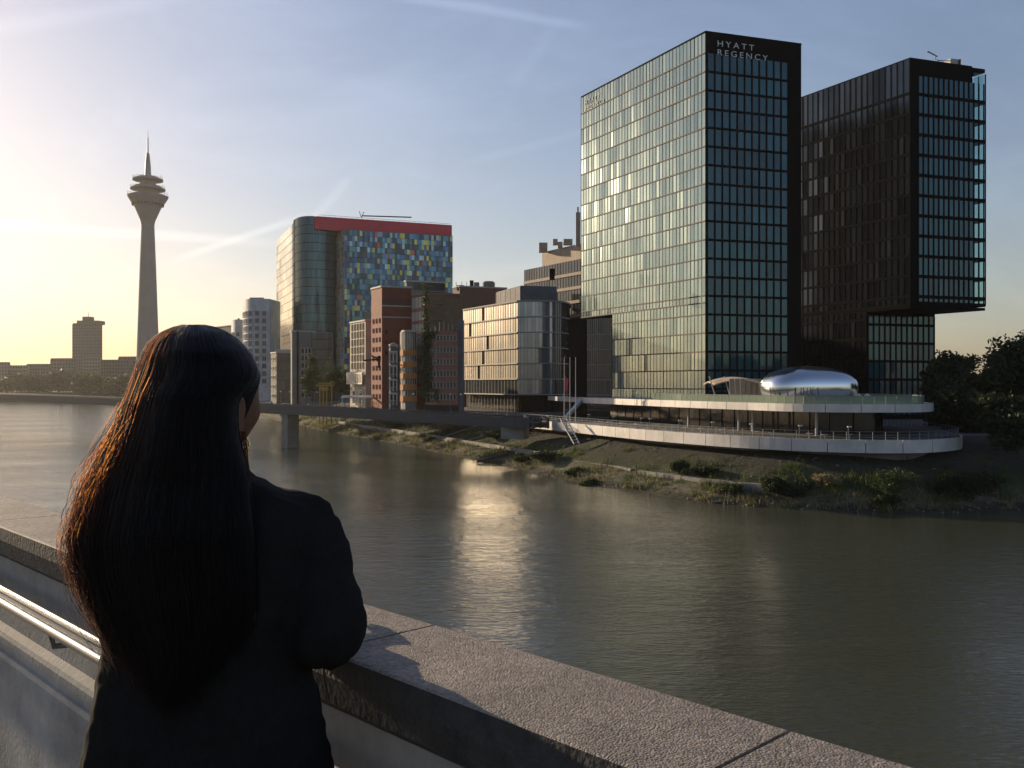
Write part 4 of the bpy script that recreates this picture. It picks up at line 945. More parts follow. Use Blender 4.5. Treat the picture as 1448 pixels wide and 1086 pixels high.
def shrub(label, P, w, h, n, m, seed, leaf=.16):
    t = thing('bank_shrub', label, 'shrub', tuple(P), 'shrubs on the river bank'); rnd = random.Random(seed)
    lobes = [(P.x+rnd.uniform(-.4, .4)*w, P.y+rnd.uniform(-.3, .3)*w, P.z+h*rnd.uniform(.2, .75), w*rnd.uniform(.18, .32), w*rnd.uniform(.18, .3), h*rnd.uniform(.15, .3)) for _ in range(8)]
    crown_mesh('foliage', lobes, n, leaf, m, seed).build('foliage', m, t, attr=True)
    b = MB()
    for l in lobes[:5]: b.tube([(P.x, P.y, P.z-.3), l[:3]], [.05, .02], 4)
    b.build('stem', M['bark'], t)
for i, (xp, t_, w, h, mm, lb) in enumerate(((1097, .30, 4.6, 2.4, 'leaf_dark', 'round dark green shrub on the slope below the terrace curve'), (1138, .28, 4.2, 2.2, 'leaf_dark', 'second round shrub, beside the pale stone heap'), (1165, .42, 3.6, 1.6, 'leaf_dry', 'straw coloured dry bush against the terrace base'),
      (1278, .30, 4.2, 4.2, 'leaf', 'tallest bright green shrub below the rounded terrace end'), (1255, .22, 3.2, 1.6, 'leaf', 'low green shrub beside the tallest bright one'), (1375, .28, 6, 3.6, 'leaf_dark', 'wide dark shrub at the foot of the dark trees'), (1420, .3, 6, 3.2, 'leaf_dark', 'wide dark shrub nearest the picture edge'),
      (905, .40, 2.6, 2.0, 'leaf', 'upright green shrub just above the pale ledge'), (945, .42, 3.2, 1.5, 'leaf_dark', 'low dark shrub above the pale ledge'), (1015, .27, 3, 1.0, 'leaf', 'flat green shrub at the end of the pale ledge'), (790, .22, 3, 1.2, 'leaf', 'grassy shrub near the water by the ladder'),
      (742, .30, 5, 2.0, 'leaf_dark', 'dark shrub in the shadow of the bridge abutment'), (720, .26, 4, 1.6, 'leaf_dark', 'dark shrub beside the fallen log'), (830, .12, 3, 1.0, 'leaf', 'pale green tuft shrub at the waterline below the ladder'), (640, .55, 6, 1.2, 'leaf', 'creeping green patch shrub high under the footbridge'), (520, .5, 7, 1.3, 'leaf', 'creeping green shrub far along the shaded bank'),
      (585, .3, 4, 1.2, 'leaf', 'low green shrub on the stone wall under the footbridge'))):
    shrub(lb, bank_point(bank_index(xp), t_), w, h, 900 if w < 4.5 else 1500, M[mm], 200+i)
def grass(name, n, m, cond, hmin, hmax, trange, kind='stuff'):
    b = MB(); cnt = 0; lo, hi = bank_index(1447), bank_index(430)
    for _ in range(n*4):
        i = random.randint(0, len(WF)-2); P = WF[i][0]
        if P.y < 60 or P.y > 330 or not (-100 < P.x < 130): continue
        t_ = random.uniform(*trange); p = bank_point(i, t_).lerp(bank_point(i+1, t_), random.random())
        if p.z < .12 or not cond(p, t_): continue
        h = random.uniform(hmin, hmax)*(1+P.y/400)
        for _2 in range(5):
            a = random.uniform(0, 6.28); r_ = Vector((math.cos(a), math.sin(a), 0)); q = p+Vector((random.gauss(0, .3), random.gauss(0, .3), -.08)); tip = q+Vector((random.gauss(0, .35)*h, random.gauss(0, .35)*h, h*random.uniform(.6, 1.1)))
            w = .035+.02*P.y/100; b.face([q-r_*w, q+r_*w, tip], r=random.random())
        cnt += 1
        if cnt >= n: break
    return struct(b.build(name, m, attr=True), kind)
M['grass'] = leafmat('bank_grass', (.085, .115, .028), (.035, .055, .015))
grass('grass', 8000, M['grass'], lambda p, t: noise.noise(Vector((p.x*.16, p.y*.16, 0)))+.35*noise.noise(Vector((p.x*.7, p.y*.7, 5))) > -.02+max(0, t-.42)*2.2, .35, .9, (.10, .75))
grass('weeds', 2600, M['leaf'], lambda p, t: noise.noise(Vector((p.x*.22, p.y*.22, 20)))+.4*noise.noise(Vector((p.x*.9, p.y*.9, 4))) > .16, .2, .5, (.4, .97))
grass('dry_reeds', 3000, M['leaf_dry'], lambda p, t: noise.noise(Vector((p.x*.13, p.y*.13, 9)))+.3*noise.noise(Vector((p.x*.8, p.y*.8, 2))) > .0, .3, .8, (.13, .36))
b = MB()
for _ in range(2600):
    i = random.randint(0, len(WF)-2); P = WF[i][0]
    if P.y < 60 or P.y > 300 or not (-90 < P.x < 120): continue
    t_ = abs(random.gauss(.0, .06))+.125 if random.random() < .7 else random.uniform(.15, .8); p = bank_point(i, t_).lerp(bank_point(i+1, t_), random.random()); r_ = random.uniform(.08, .3)
    V = []; 
    for d in ((1, 0, 0), (-1, 0, 0), (0, 1, 0), (0, -1, 0), (0, 0, .7), (0, 0, -.7)): V.append(p+Vector(d)*r_*random.uniform(.6, 1.3))
    b.add(V, [(0, 2, 4), (2, 1, 4), (1, 3, 4), (3, 0, 4), (2, 0, 5), (1, 2, 5), (3, 1, 5), (0, 3, 5)])
struct(b.build('shore_rubble', mat('shore_stone', (.24, .21, .16), .9, nscale=1.2, namt=.5)), 'stuff')

# ------------------------------------------------------------------ quay furniture behind the bridge
yg = thing('crane_gantry', 'small yellow steel gantry standing on the quay behind the footbridge', 'gantry', (px(460, 226), 226, QZ))
b = MB(); z1 = pz(546, 226)
for x in (452, 457, 462, 469): b.tube([(px(x, 226), 226, 4.0), (px(x, 226), 226, z1)], .16, 6)
b.build('leg', M['yellow'], yg); b = MB()
b.box((px(459, 226), 226, z1+.2), (4.2, 1.2, .35)); b.tube([(px(450, 226), 225.5, z1+.7), (px(471, 226), 225.5, z1+.7)], .14, 6); b.box((px(459, 226), 226, z1-.7), (1.6, 1, .8))
b.tube([(px(470, 226)+.6*math.cos(a), 225.5, z1+.6+.6*math.sin(a)) for a in np.linspace(0, 6.28, 13)], .1, 5); b.build('crossbeam', M['yellow'], yg)
def car(label, x, y, rz, m):
    t = thing('parked_car', label, 'car', (x, y, QZ+.004), 'cars parked on the quay'); ca, sa = math.cos(rz), math.sin(rz)
    def w(p): return (x+p[0]*ca-p[1]*sa, y+p[0]*sa+p[1]*ca, QZ+p[2])
    prof = [(-2.1, .35), (-2.15, .8), (-1.9, .95), (-1.3, 1.0), (-.7, 1.42), (.7, 1.45), (1.35, 1.0), (2.0, .92), (2.15, .6), (2.1, .35)]
    V = [w((p[0], s_*(.86 if p[1] < 1.1 else .68), p[1])) for s_ in (-1, 1) for p in prof]; n = len(prof)
    MB().add(V, [tuple(range(n)), tuple(range(2*n-1, n-1, -1))]+[(i, (i+1) % n, n+(i+1) % n, n+i) for i in range(n)]).build('body', m, t)
    b = MB()
    for s_ in (-1, 1): b.face([w((-1.15, s_*.84, 1.04)), w((-.68, s_*.72, 1.36)), w((.66, s_*.72, 1.38)), w((1.2, s_*.84, 1.04))])
    b.build('window', M['dark_glass'], t, attr=True)
    for dx in (-1.3, 1.3):
        for s_ in (-.8, .8):
            b = MB(); b.tube([w((dx, s_-.1, .33)), w((dx, s_+.1, .33))], .33, 12); b.build('wheel', M['black'], t)
cm = {'white': M['white'], 'silver': mat('silver_paint', (.45, .46, .47), .3, metal=.5), 'dark': mat('dark_paint', (.03, .035, .05), .25)}
for i, (xp, Y, c, lb) in enumerate(((372, 300, 'white', 'white parked car by the squat green glass block'), (386, 296, 'silver', 'silver parked car by the squat green glass block'), (404, 262, 'white', 'white parked car in front of the grey slab block'), (420, 258, 'dark', 'dark parked car in front of the grey slab block'), (440, 255, 'silver', 'silver parked car under the slim quay trees'), (497, 216, 'white', 'white parked car below the cream apartment block'))):
    car(lb, px(xp, Y), Y, .2+.1*(i % 3), cm[c])
lp0 = None
for i, (xp, Y) in enumerate(((371, 285), (397, 262), (410, 255), (448, 240), (510, 222), (585, 200), (637, 194), (652, 190))):
    p = P2(xp, Y)
    if lp0 is None:
        lp0 = thing('street_lamp', 'x', 'street lamp', (p.x, p.y, QZ)); b = MB(); b.tube([(p.x, p.y, QZ), (p.x, p.y, QZ+4.6)], [.07, .045], 6); b.build('pole', M['steel'], lp0)
        b = MB(); b.lathe([(.01, 4.55), (.25, 4.6), (.28, 4.8), (.02, 5.0)], (p.x, p.y, QZ), 10); b.build('lamp_head', M['white'], lp0); o = lp0
    else: o = copy_tree(lp0); o.location = (p.x, p.y, QZ)
    o['label'] = 'slim quay street lamp with small white head '+('below the white windowed tower', 'in front of the squat green glass block', 'at the corner of the grey slab block', 'among the slim quay trees', 'in front of the cream apartment block', 'in front of the orange balcony house', 'in front of the planted house', 'beside the sunlit bronze office block')[i]; o['group'] = 'street lamps on the quay'
cr0 = None
for i in range(22):                                       # cafe chairs and tables under the brick fronts
    xp = random.uniform(490, 720); Y = 178+(735-xp)*.10+random.uniform(0, 5); p = P2(xp, Y)
    if cr0 is None:
        cr0 = thing('cafe_chair', 'x', 'chair', (p.x, p.y, QZ)); b = MB(); b.box((p.x, p.y, QZ+.45), (.45, .45, .05)); b.build('seat', M['white'], cr0); b = MB(); b.box((p.x, p.y+.22, QZ+.75), (.45, .05, .55)); b.build('backrest', M['white'], cr0)
        for sx in (-1, 1):
            for sy in (-1, 1): b = MB(); b.tube([(p.x+.2*sx, p.y+.2*sy, QZ), (p.x+.2*sx, p.y+.2*sy, QZ+.45)], .02, 4); b.build('leg', M['steel'], cr0)
        o = cr0
    else: o = copy_tree(cr0); o.location = (p.x, p.y, QZ); o.rotation_euler = (0, 0, random.uniform(0, 6))
    o['label'] = 'white cafe chair on the quay terrace below the houses'; o['group'] = 'cafe chairs on the quay'
aw = MB(); p = P2(505, 220); aw.obox((p.x-3.6, p.y-1.6, QZ+3.6), (7.5, 0, 0), (0, 3, .5), (0, 0, .12)); 
for dx in (-3.3, 3.6): aw.tube([(p.x+dx, p.y-1.4, QZ), (p.x+dx, p.y-1.4, QZ+3.6)], .07, 5)
tag(aw.build('glass_shelter', M['conc_light']), 'flat roofed pale shelter in front of the cream apartment block', 'shelter')
for i, (xp, lb) in enumerate(((84, 'small low work boat on the bright water below the bridge'), (106, 'long brown barge moored on the far water below the bridge'))):
    Y = 640+i*20; p = P2(xp, Y); t = thing('barge', lb, 'boat', (p.x, p.y, 0)); Lh = (4, 11)[i]
    b = MB(); pts = [(-Lh, 0), (-Lh*.9, -1.6), (Lh*.8, -1.6), (Lh, 0), (Lh*.8, 1.6), (-Lh*.9, 1.6)]
    b.prism([(p.x+a, p.y+c) for a, c in pts], -.3, 1.3); b.build('hull', M['brick_dark'], t); b = MB(); b.box((p.x-Lh*.5, p.y, 2.0), (Lh*.5, 2.2, 1.6)); b.build('cabin', M['grey'], t)

# ------------------------------------------------------------------ the bridge underfoot and its parapet
U = Vector((-.694, .720, 0)); NN = Vector((.720, .694, 0)); Zv = Vector((0, 0, 1)); DECK = CAMZ-1.62
def wp(d, s, h): return NN*d+U*s+Vector((0, 0, CAMZ-h))
b = MB(); b.obox(wp(1.5, -14, 2.4), U*60, -NN*7, Zv*.78)
struct(b.build('bridge_deck', mat('deck_paving', (.14, .13, .125), .85, nscale=3, namt=.35, bump=.3, bscale=40)))
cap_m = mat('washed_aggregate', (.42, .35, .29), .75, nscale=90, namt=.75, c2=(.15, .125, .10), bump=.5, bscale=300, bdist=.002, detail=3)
n_, l_, b_ = nodes_of(cap_m)                              # pebbles over the noise grain
tcn = n_.new('ShaderNodeTexCoord'); vo = n_.new('ShaderNodeTexVoronoi'); vo.inputs['Scale'].default_value = 240; l_.new(tcn.outputs['Object'], vo.inputs['Vector'])
bp = n_.new('ShaderNodeBump'); bp.inputs['Strength'].default_value = .7; bp.inputs['Distance'].default_value = .003; bp.invert = True
l_.new(vo.outputs['Distance'], bp.inputs['Height']); old = b_.inputs['Normal'].links[0].from_socket; l_.new(old, bp.inputs['Normal']); l_.new(bp.outputs[0], b_.inputs['Normal'])
wall_m = mat('weathered_concrete', (.50, .485, .45), .85, nscale=2.2, namt=.45, bump=.5, bscale=55, bdist=.004)
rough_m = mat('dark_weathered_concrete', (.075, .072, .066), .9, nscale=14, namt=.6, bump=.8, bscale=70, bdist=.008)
def stains(m, sc, lo, hi):                                # broad dirt and damp patches over an existing base colour
    n, l, b = nodes_of(m); src = b.inputs['Base Color'].links[0].from_socket; t = n.new('ShaderNodeTexCoord'); z = n.new('ShaderNodeTexNoise'); z.inputs['Scale'].default_value = sc; z.inputs['Detail'].default_value = 8; z.inputs['Roughness'].default_value = .7
    l.new(t.outputs['Object'], z.inputs['Vector']); r = n.new('ShaderNodeMapRange'); r.inputs[1].default_value = .35; r.inputs[2].default_value = .68; r.inputs[3].default_value = lo; r.inputs[4].default_value = hi; l.new(z.outputs['Fac'], r.inputs[0])
    x = n.new('ShaderNodeMix'); x.data_type = 'RGBA'; x.blend_type = 'MULTIPLY'; x.inputs[0].default_value = 1; l.new(src, x.inputs[6]); l.new(r.outputs[0], x.inputs[7]); l.new(x.outputs[2], b.inputs['Base Color'])
stains(cap_m, 2.6, .62, 1.12); stains(wall_m, 1.3, .55, 1.1)
for k_ in ('fascia', 'white', 'conc', 'brick', 'cream', 'tan', 'gehry'): stains(M[k_], .22, .7, 1.08)
pw_ = thing('parapet_wall', 'concrete bridge parapet with broad pebbled coping and steel handrail', 'parapet', tuple(wp(1.2, 1.5, 1.62)))
def sweep(name, prof, s0, s1, m, parent=pw_, smooth=False, gap=.0):
    b = MB(); k = len(prof); V = [wp(d, s0+gap, h) for d, h in prof]+[wp(d, s1-gap, h) for d, h in prof]
    b.add(V, [(i, (i+1) % k, k+(i+1) % k, k+i) for i in range(k)]+[tuple(range(k-1, -1, -1)), tuple(range(k, 2*k))])
    o = b.build(name, m, parent, smooth)
    bm = bmesh.new(); bm.from_mesh(o.data); bmesh.ops.recalc_face_normals(bm, faces=bm.faces); bm.to_mesh(o.data); bm.free(); return o
joints = [-9.0, -6.3, -3.6, -.146, .744, 1.634, 4.1, 6.6, 9.2, 12, 15, 18, 22, 26, 30, 40]
for a, c in zip(joints[:-1], joints[1:]):
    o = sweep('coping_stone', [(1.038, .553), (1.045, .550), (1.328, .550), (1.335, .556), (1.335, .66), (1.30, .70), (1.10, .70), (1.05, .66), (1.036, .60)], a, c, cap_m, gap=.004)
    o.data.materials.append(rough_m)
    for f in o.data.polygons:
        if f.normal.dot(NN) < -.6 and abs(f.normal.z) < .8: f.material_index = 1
sweep('upper_wall', [(1.085, .69), (1.30, .69), (1.30, 2.2), (1.085, 2.2)], -9, 40, wall_m)
sweep('wall_curb', [(1.055, .985), (1.062, .97), (1.087, .95), (1.087, 1.63), (1.055, 1.63)], -9, 40, wall_m)
for k in range(-3, 12):
    s0 = 4.02-1.9*3+1.9*k
    sweep('wall_panel', [(1.036, 1.05), (1.044, 1.035), (1.057, 1.03), (1.057, 1.625), (1.036, 1.625)], s0+.06, s0+1.84, wall_m)
hr = MB()
hr.tube([wp(.932, s_, .752) for s_ in (-9, 0, 5, 12, 40)], .0145, 20)
hr.build('handrail', M['rail'], pw_, smooth=True)
hr = MB(); hr.tube([wp(.985, s_, .744) for s_ in (-9, 0, 5, 12, 40)], .0115, 16); hr.build('rail_bar', M['rail'], pw_, smooth=True)
hr = MB(); hr.obox(wp(.951, -9, .760), U*49, NN*.022, Zv*.006); hr.build('rail_web', M['steel'], pw_)
for k in range(-4, 16):
    s0 = 1.2+1.9*k; q = MB(); q.tube([wp(.96, s0, .765), wp(.975, s0, .83), wp(1.09, s0, .84)], .010, 8); q.build('rail_bracket', M['rail'], pw_, smooth=True)

# ------------------------------------------------------------------ the woman at the parapet
TY = 1.68
def pp(x, y, Y=TY): return Vector((px(x, Y), Y, pz(y, Y)))
skin_m = mat('skin', (.17, .082, .05), .5, nscale=30, namt=.12, spec=.4); n_, l_, b_ = nodes_of(skin_m)
b_.inputs['Subsurface Weight'].default_value = .12; b_.inputs['Subsurface Radius'].default_value = (.012, .005, .003)
wool_m = mat('black_wool', (.019, .0178, .0165), .95, nscale=160, namt=.35, bump=.25, bscale=420, bdist=.001, spec=.1)
trouser_m = mat('black_trousers', (.010, .009, .008), .95, spec=.1)
person = thing('person', 'long haired woman in a black blazer with gold hoop earring leaning at the parapet', 'person', (px(290, TY), TY, DECK))
HC = Vector((px(297, 1.66), 1.66, CAMZ-.026)); YAW = R(-30)
def hd(x, y, z):                                          # head frame (x right, y forward, z up) to world
    ca, sa = math.cos(YAW), math.sin(YAW); return Vector((HC.x+x*ca-y*sa, HC.y+x*sa+y*ca, HC.z+z))
def head_shape(d):
    x, y, z = d; X, Y, Z = x*.078, y*.098, z*.118
    if z < 0:
        k = 1-.30*(-z)**1.6; X *= k; Y *= 1-.16*(-z)**2
        if y < 0: Y *= 1-.35*(-z); 
    if y > 0: Y *= 1-.06*abs(x)
    g = lambda cx, cz, w: math.exp(-(((X-cx)/w)**2+((Z-cz)/w)**2))
    if y > 0:
        Y += .030*math.exp(-(X/.011)**2-((Z+.030)/.020)**2)+.012*math.exp(-(X/.009)**2-((Z-.002)/.022)**2)    # nose
        Y += .008*math.exp(-(X/.026)**2-((Z+.066)/.011)**2)+.010*math.exp(-(X/.022)**2-((Z+.100)/.016)**2)      # lips, chin
        for s in (-1, 1):
            Y -= .012*g(s*.031, .004, .017); Y += .006*g(s*.032, .026, .016); Y += .008*g(s*.046, -.034, .024)   # eyes, brows, cheeks
        Y -= .004*math.exp(-(X/.02)**2-((Z+.082)/.005)**2)
    return X, Y, Z
b = MB(); nu, nv = 72, 56; V = []
for j in range(nv+1):
    ph = math.pi*j/nv-math.pi/2
    for i in range(nu):
        th = 2*math.pi*i/nu; V.append(hd(*head_shape((math.cos(ph)*math.sin(th), math.cos(ph)*math.cos(th), math.sin(ph)))))
b.add(V, [(j*nu+i, (j+1)*nu+i, (j+1)*nu+(i+1) % nu, j*nu+(i+1) % nu) for j in range(nv) for i in range(nu)])
def ball(b, c, r): b.add([Vector(c)+Vector((math.cos(p)*math.cos(t), math.cos(p)*math.sin(t), math.sin(p)))*r for p in np.linspace(-1.5, 1.5, 8) for t in np.linspace(0, 2*math.pi, 12, False)],
                         [(j*12+i, j*12+(i+1) % 12, (j+1)*12+(i+1) % 12, (j+1)*12+i) for j in range(7) for i in range(12)]+[tuple(range(11, -1, -1)), tuple(range(84, 96))])
def limb(b, pts, n=14):
    b.tube([p for p, r in pts], [r for p, r in pts], n)
    for p, r in pts: ball(b, p, r)
neck0 = Vector((px(300, TY), TY+.0, pz(690, TY)))
limb(b, [(hd(0, -.022, -.055), .052), (neck0+Vector((0, -.005, .03)), .052), (neck0+Vector((0, 0, -.06)), .075)])
chest = Vector((px(293, TY), TY, pz(780, TY))); pelvis = Vector((px(290, TY), TY, pz(1060, TY)))
limb(b, [(neck0+Vector((0, 0, -.06)), .075), (chest, .10), (Vector((chest.x, TY, pz(900, TY))), .09), (pelvis, .11)])
SHR, ELR, WRR = pp(424, 742, 1.68), pp(466, 892, 1.63), Vector((-.365, 1.86, CAMZ-.505))
SHL, ELL, WRL = pp(165, 742, 1.70), Vector((-.655, 1.90, CAMZ-.455)), Vector((-.505, 2.06, CAMZ-.505))
for a, e, w in ((SHR, ELR, WRR), (SHL, ELL, WRL)):
    limb(b, [(neck0+Vector((0, 0, -.06)), .06), (a, .052), (a.lerp(e, .5), .042), (e, .036), (e.lerp(w, .35), .037), (w, .024)], 12)
def hand(b, w, fwd, side, right):
    """palm, four bent fingers and a thumb resting on the coping; side points to the thumb"""
    f, s = fwd.normalized(), side.normalized(); up = Vector((0, 0, 1))
    for t_ in np.linspace(0, 1, 5):
        for q in (-1, -.33, .33, 1): ball(b, w+f*(.012+.07*t_)+s*q*(.018+.014*t_)+up*(-.004*t_), .0135)
    for k, (q, L_) in enumerate(((1, .070), (.35, .078), (-.3, .072), (-.95, .056))):
        p0 = w+f*.085+s*q*.030; p1 = p0+f*L_*.45+up*.006+s*q*.003; p2 = p1+f*L_*.32-up*.010; p3 = p2+f*L_*.23-up*.013
        limb(b, [(p0, .0088), (p1, .0084), (p2, .0076), (p3, .0066)], 8)
    p0 = w+f*.022+s*.026; limb(b, [(p0, .012), (p0+f*.030+s*.022, .0098), (p0+f*.056+s*.028-up*.008, .0082)], 8)
hand(b, WRR, Vector((-.25, .95, -.02)), Vector((-.95, -.25, 0)), True)
hand(b, WRL, Vector((.75, .65, -.02)), Vector((.65, -.75, 0)), False)
for s in (-1, 1):
    hip, kn, an = pelvis+Vector((.095*s, 0, -.06)), pelvis+Vector((.10*s, .02, -.46)), Vector((pelvis.x+.10*s, TY-.01, DECK+.09))
    limb(b, [(pelvis, .10), (hip, .085), (kn, .052), (kn.lerp(an, .35), .052), (an, .036)], 12)
    limb(b, [(an, .036), (Vector((an.x, an.y+.04, DECK+.05)), .033), (Vector((an.x+.01*s, an.y+.15, DECK+.035)), .026)], 10)
# ear: rim and lobe
er = [hd(.073+.012*math.sin(a)*.4+.006, -.012-.017*math.cos(a)*.9, -.028+.034*math.sin(a)) for a in np.linspace(-1.9, 3.6, 16)]
b.tube(er, .0052, 8); limb(b, [(hd(.074, -.006, -.058), .0085), (hd(.071, .004, -.05), .008)]); limb(b, [(hd(.072, -.01, -.01), .012), (hd(.072, -.006, -.045), .011)])
body = b.build('body', skin_m, person, smooth=True)
md = body.modifiers.new('remesh', 'REMESH'); md.mode = 'VOXEL'; md.voxel_size = .0042; md.use_smooth_shade = True
md = body.modifiers.new('smooth', 'SMOOTH'); md.iterations = 3; md.factor = .4
b = MB()
for s in (-1, 1): ball(b, hd(s*.031, .067, .004), .0125)
for s in (-1, 1):
    k0 = len(b.f); ball(b, hd(s*.031, .0722, .004), .0078); b.m[k0:] = [1]*(len(b.f)-k0)
b.build('eye', [mat('eye_white', (.42, .40, .37), .25), mat('iris', (.02, .012, .008), .15)], person, smooth=True)
b = MB(); ec = hd(.083, -.002, -.0805); fw = hd(0, 1, 0)-hd(0, 0, 0); rt_ = hd(1, 0, 0)-hd(0, 0, 0)
b.tube([ec+(fw*math.cos(a)+rt_*.45*math.cos(a))*.0115+Vector((0, 0, .0125*math.sin(a))) for a in np.linspace(.0+1.9, 1.9+5.9, 28)], [.0010+.0013*math.sin(math.pi*i/27) for i in range(28)], 10)
ball(b, ec+Vector((.001, -.003, .0135)), .0022); b.build('earring', M['gold'], person, smooth=True)

# blazer: lofted torso and tapering sleeves fused into one surface
b = MB(); rows = [(1165, 96, 486, .150, 1.69), (1086, 112, 463, .145, 1.69), (1040, 126, 456, .135, 1.685), (1000, 139, 450, .127, 1.68), (955, 150, 440, .118, 1.68), (910, 152, 439, .118, 1.68), (860, 147, 444, .125, 1.68), (800, 138, 450, .132, 1.68), (760, 130, 452, .130, 1.68),
                    (730, 124, 455, .118, 1.685), (712, 128, 455, .104, 1.69), (702, 142, 444, .094, 1.69), (694, 172, 415, .084, 1.685), (686, 205, 388, .076, 1.68), (677, 226, 364, .068, 1.675), (665, 236, 350, .062, 1.672), (652, 240, 343, .058, 1.67)]
NR = 56; V = []
for y, x0, x1, dp, Yc in rows:
    cx, hw, z = px((x0+x1)/2, Yc), (x1-x0)/2/F*Yc, pz(y, Yc)
    for i in range(NR):
        a = 2*math.pi*i/NR; c_, s_ = math.cos(a), math.sin(a); e = 2/2.5
        X = hw*math.copysign(abs(c_)**e, c_); Yy = dp*math.copysign(abs(s_)**e, s_)
        Yy += .012*math.exp(-(X/.03)**2)*(1 if s_ < 0 else 0)*(1 if 700 < y < 1000 else 0)       # spine hollow
        V.append((cx+X, Yc+Yy-.02*X, z))
k = len(rows); b.add(V, [(j*NR+i, j*NR+(i+1) % NR, (j+1)*NR+(i+1) % NR, (j+1)*NR+i) for j in range(k-1) for i in range(NR)]+[tuple(range(NR-1, -1, -1)), tuple(range((k-1)*NR, k*NR))])
b.f = [tuple(reversed(f)) for f in b.f] if False else b.f
limb(b, [(pp(408, 748), .060), (pp(425, 750), .062), (pp(437, 770), .066), (pp(449, 815, 1.67), .067), (pp(459, 855, 1.65), .068), (ELR, .068), (ELR.lerp(WRR, .25)+Vector((-.012, 0, 0)), .060), (ELR.lerp(WRR, .6), .050), (ELR.lerp(WRR, .93), .042)], 20)
limb(b, [(pp(176, 745, 1.69), .060), (SHL, .064), (SHL.lerp(ELL, .5), .062), (ELL, .060), (ELL.lerp(WRL, .5), .050), (ELL.lerp(WRL, .93), .042)], 20)
ball(b, pp(438, 725), .028); ball(b, pp(454, 728), .022)
limb(b, [(pp(418, 716), .022), (pp(443, 718), .021), (pp(455, 722), .018)], 10)                          # padded shoulder seam
for s, x in ((-1, 250), (1, 330)):                                                                     # lapels on the chest
    limb(b, [(Vector((px(x, TY), TY+.055, pz(692, TY))), .014), (Vector((px(294+s*50, TY), TY+.118, pz(760, TY))), .018), (Vector((px(294+s*8, TY), TY+.122, pz(880, TY))), .010)], 8)
jk = b.build('blazer', wool_m, person, smooth=True)
md = jk.modifiers.new('remesh', 'REMESH'); md.mode = 'VOXEL'; md.voxel_size = .006; md.use_smooth_shade = True
md = jk.modifiers.new('smooth', 'SMOOTH'); md.iterations = 6; md.factor = .5
tx = bpy.data.textures.new('fold', 'CLOUDS'); tx.noise_scale = .085; tx.noise_depth = 2
md = jk.modifiers.new('folds', 'DISPLACE'); md.texture = tx; md.strength = .03; md.mid_level = .5; md.texture_coords = 'GLOBAL'
b = MB()
for s in (-1, 1):
    hip, kn, an = pelvis+Vector((.085*s, 0, -.02)), pelvis+Vector((.10*s, .02, -.46)), Vector((pelvis.x+.10*s, TY-.01, DECK+.09))
    limb(b, [(pelvis, .125), (hip, .115), (kn, .085), (kn.lerp(an, .5), .080), (an, .078)], 16)
tr_ = b.build('trousers', trouser_m, person, smooth=True); md = tr_.modifiers.new('remesh', 'REMESH'); md.mode = 'VOXEL'; md.voxel_size = .009; md.use_smooth_shade = True
for s in (-1, 1):
    b = MB(); an = Vector((pelvis.x+.10*s, TY-.01, DECK)); limb(b, [(an+Vector((0, -.03, .05)), .046), (an+Vector((0, .06, .047)), .043), (an+Vector((.01*s, .16, .036)), .034)], 12); b.obox(an+Vector((-.045, -.08, 0)), Vector((.09, 0, 0)), Vector((0, .28, 0)), (0, 0, .03))
    sh_ = b.build('shoe', M['black'], person, smooth=True); md = sh_.modifiers.new('remesh', 'REMESH'); md.mode = 'VOXEL'; md.voxel_size = .006; md.use_smooth_shade = True

# hair: dark mass, then several thousand fine strands falling from the parting
HL = [(458, 262), (462, 244), (470, 226), (480, 212), (500, 198), (520, 189), (550, 178), (600, 161), (640, 144), (680, 124), (720, 110), (760, 99), (800, 100), (850, 116), (900, 140), (940, 162), (980, 180), (1020, 210)]
HR = [(458, 284), (462, 304), (470, 322), (480, 334), (500, 353), (520, 362), (535, 361), (548, 350), (558, 338), (580, 335), (610, 336), (640, 343), (665, 350), (700, 353), (760, 360), (850, 362), (900, 355), (950, 335), (1020, 290)]
def ip(T, y): return float(np.interp(y, [t[0] for t in T], [t[1] for t in T]))
def hair_Y(y, u):
    mid = float(np.interp(y, [458, 475, 500, 560, 620, 680, 760, 900, 1020], [1.645, 1.60, 1.565, 1.545, 1.547, 1.552, 1.535, 1.545, 1.55]))
    sL = float(np.interp(y, [458, 520, 640, 720, 900], [1.66, 1.70, 1.68, 1.64, 1.60])); sR = float(np.interp(y, [458, 500, 560, 640, 700, 900], [1.66, 1.66, 1.60, 1.60, 1.57, 1.56]))
    return mid+((sL if u < 0 else sR)-mid)*(1-math.sqrt(max(0, 1-u*u)))
def hair_pt(y, u, out=0.0):
    Y = hair_Y(y, u)-out*math.sqrt(max(0, 1-u*u)); l, r = ip(HL, y), ip(HR, y); x = l+(r-l)*(u+1)/2; return Vector((px(x, Y), Y, pz(y, Y)))
hair_m = mat('dark_hair', (.016, .009, .006), .38, attr='rnd', c2=(.032, .016, .009), spec=.35); n_, l_, b_ = nodes_of(hair_m)
tr = n_.new('ShaderNodeBsdfTranslucent'); tr.inputs[0].default_value = rgb(.34, .13, .045); x_ = n_.new('ShaderNodeMixShader'); x_.inputs[0].default_value = .30
l_.new(b_.outputs[0], x_.inputs[1]); l_.new(tr.outputs[0], x_.inputs[2]); l_.new(x_.outputs[0], n_['Material Output'].inputs[0])
core_m = mat('hair_mass', (.012, .007, .005), .6, spec=.2)
b = MB(); ys = [459, 462, 467, 474, 484, 500, 520, 545, 570, 600, 640, 680, 720, 760, 800, 850, 900, 930, 950]; us = np.linspace(-.975, .975, 27); V = []
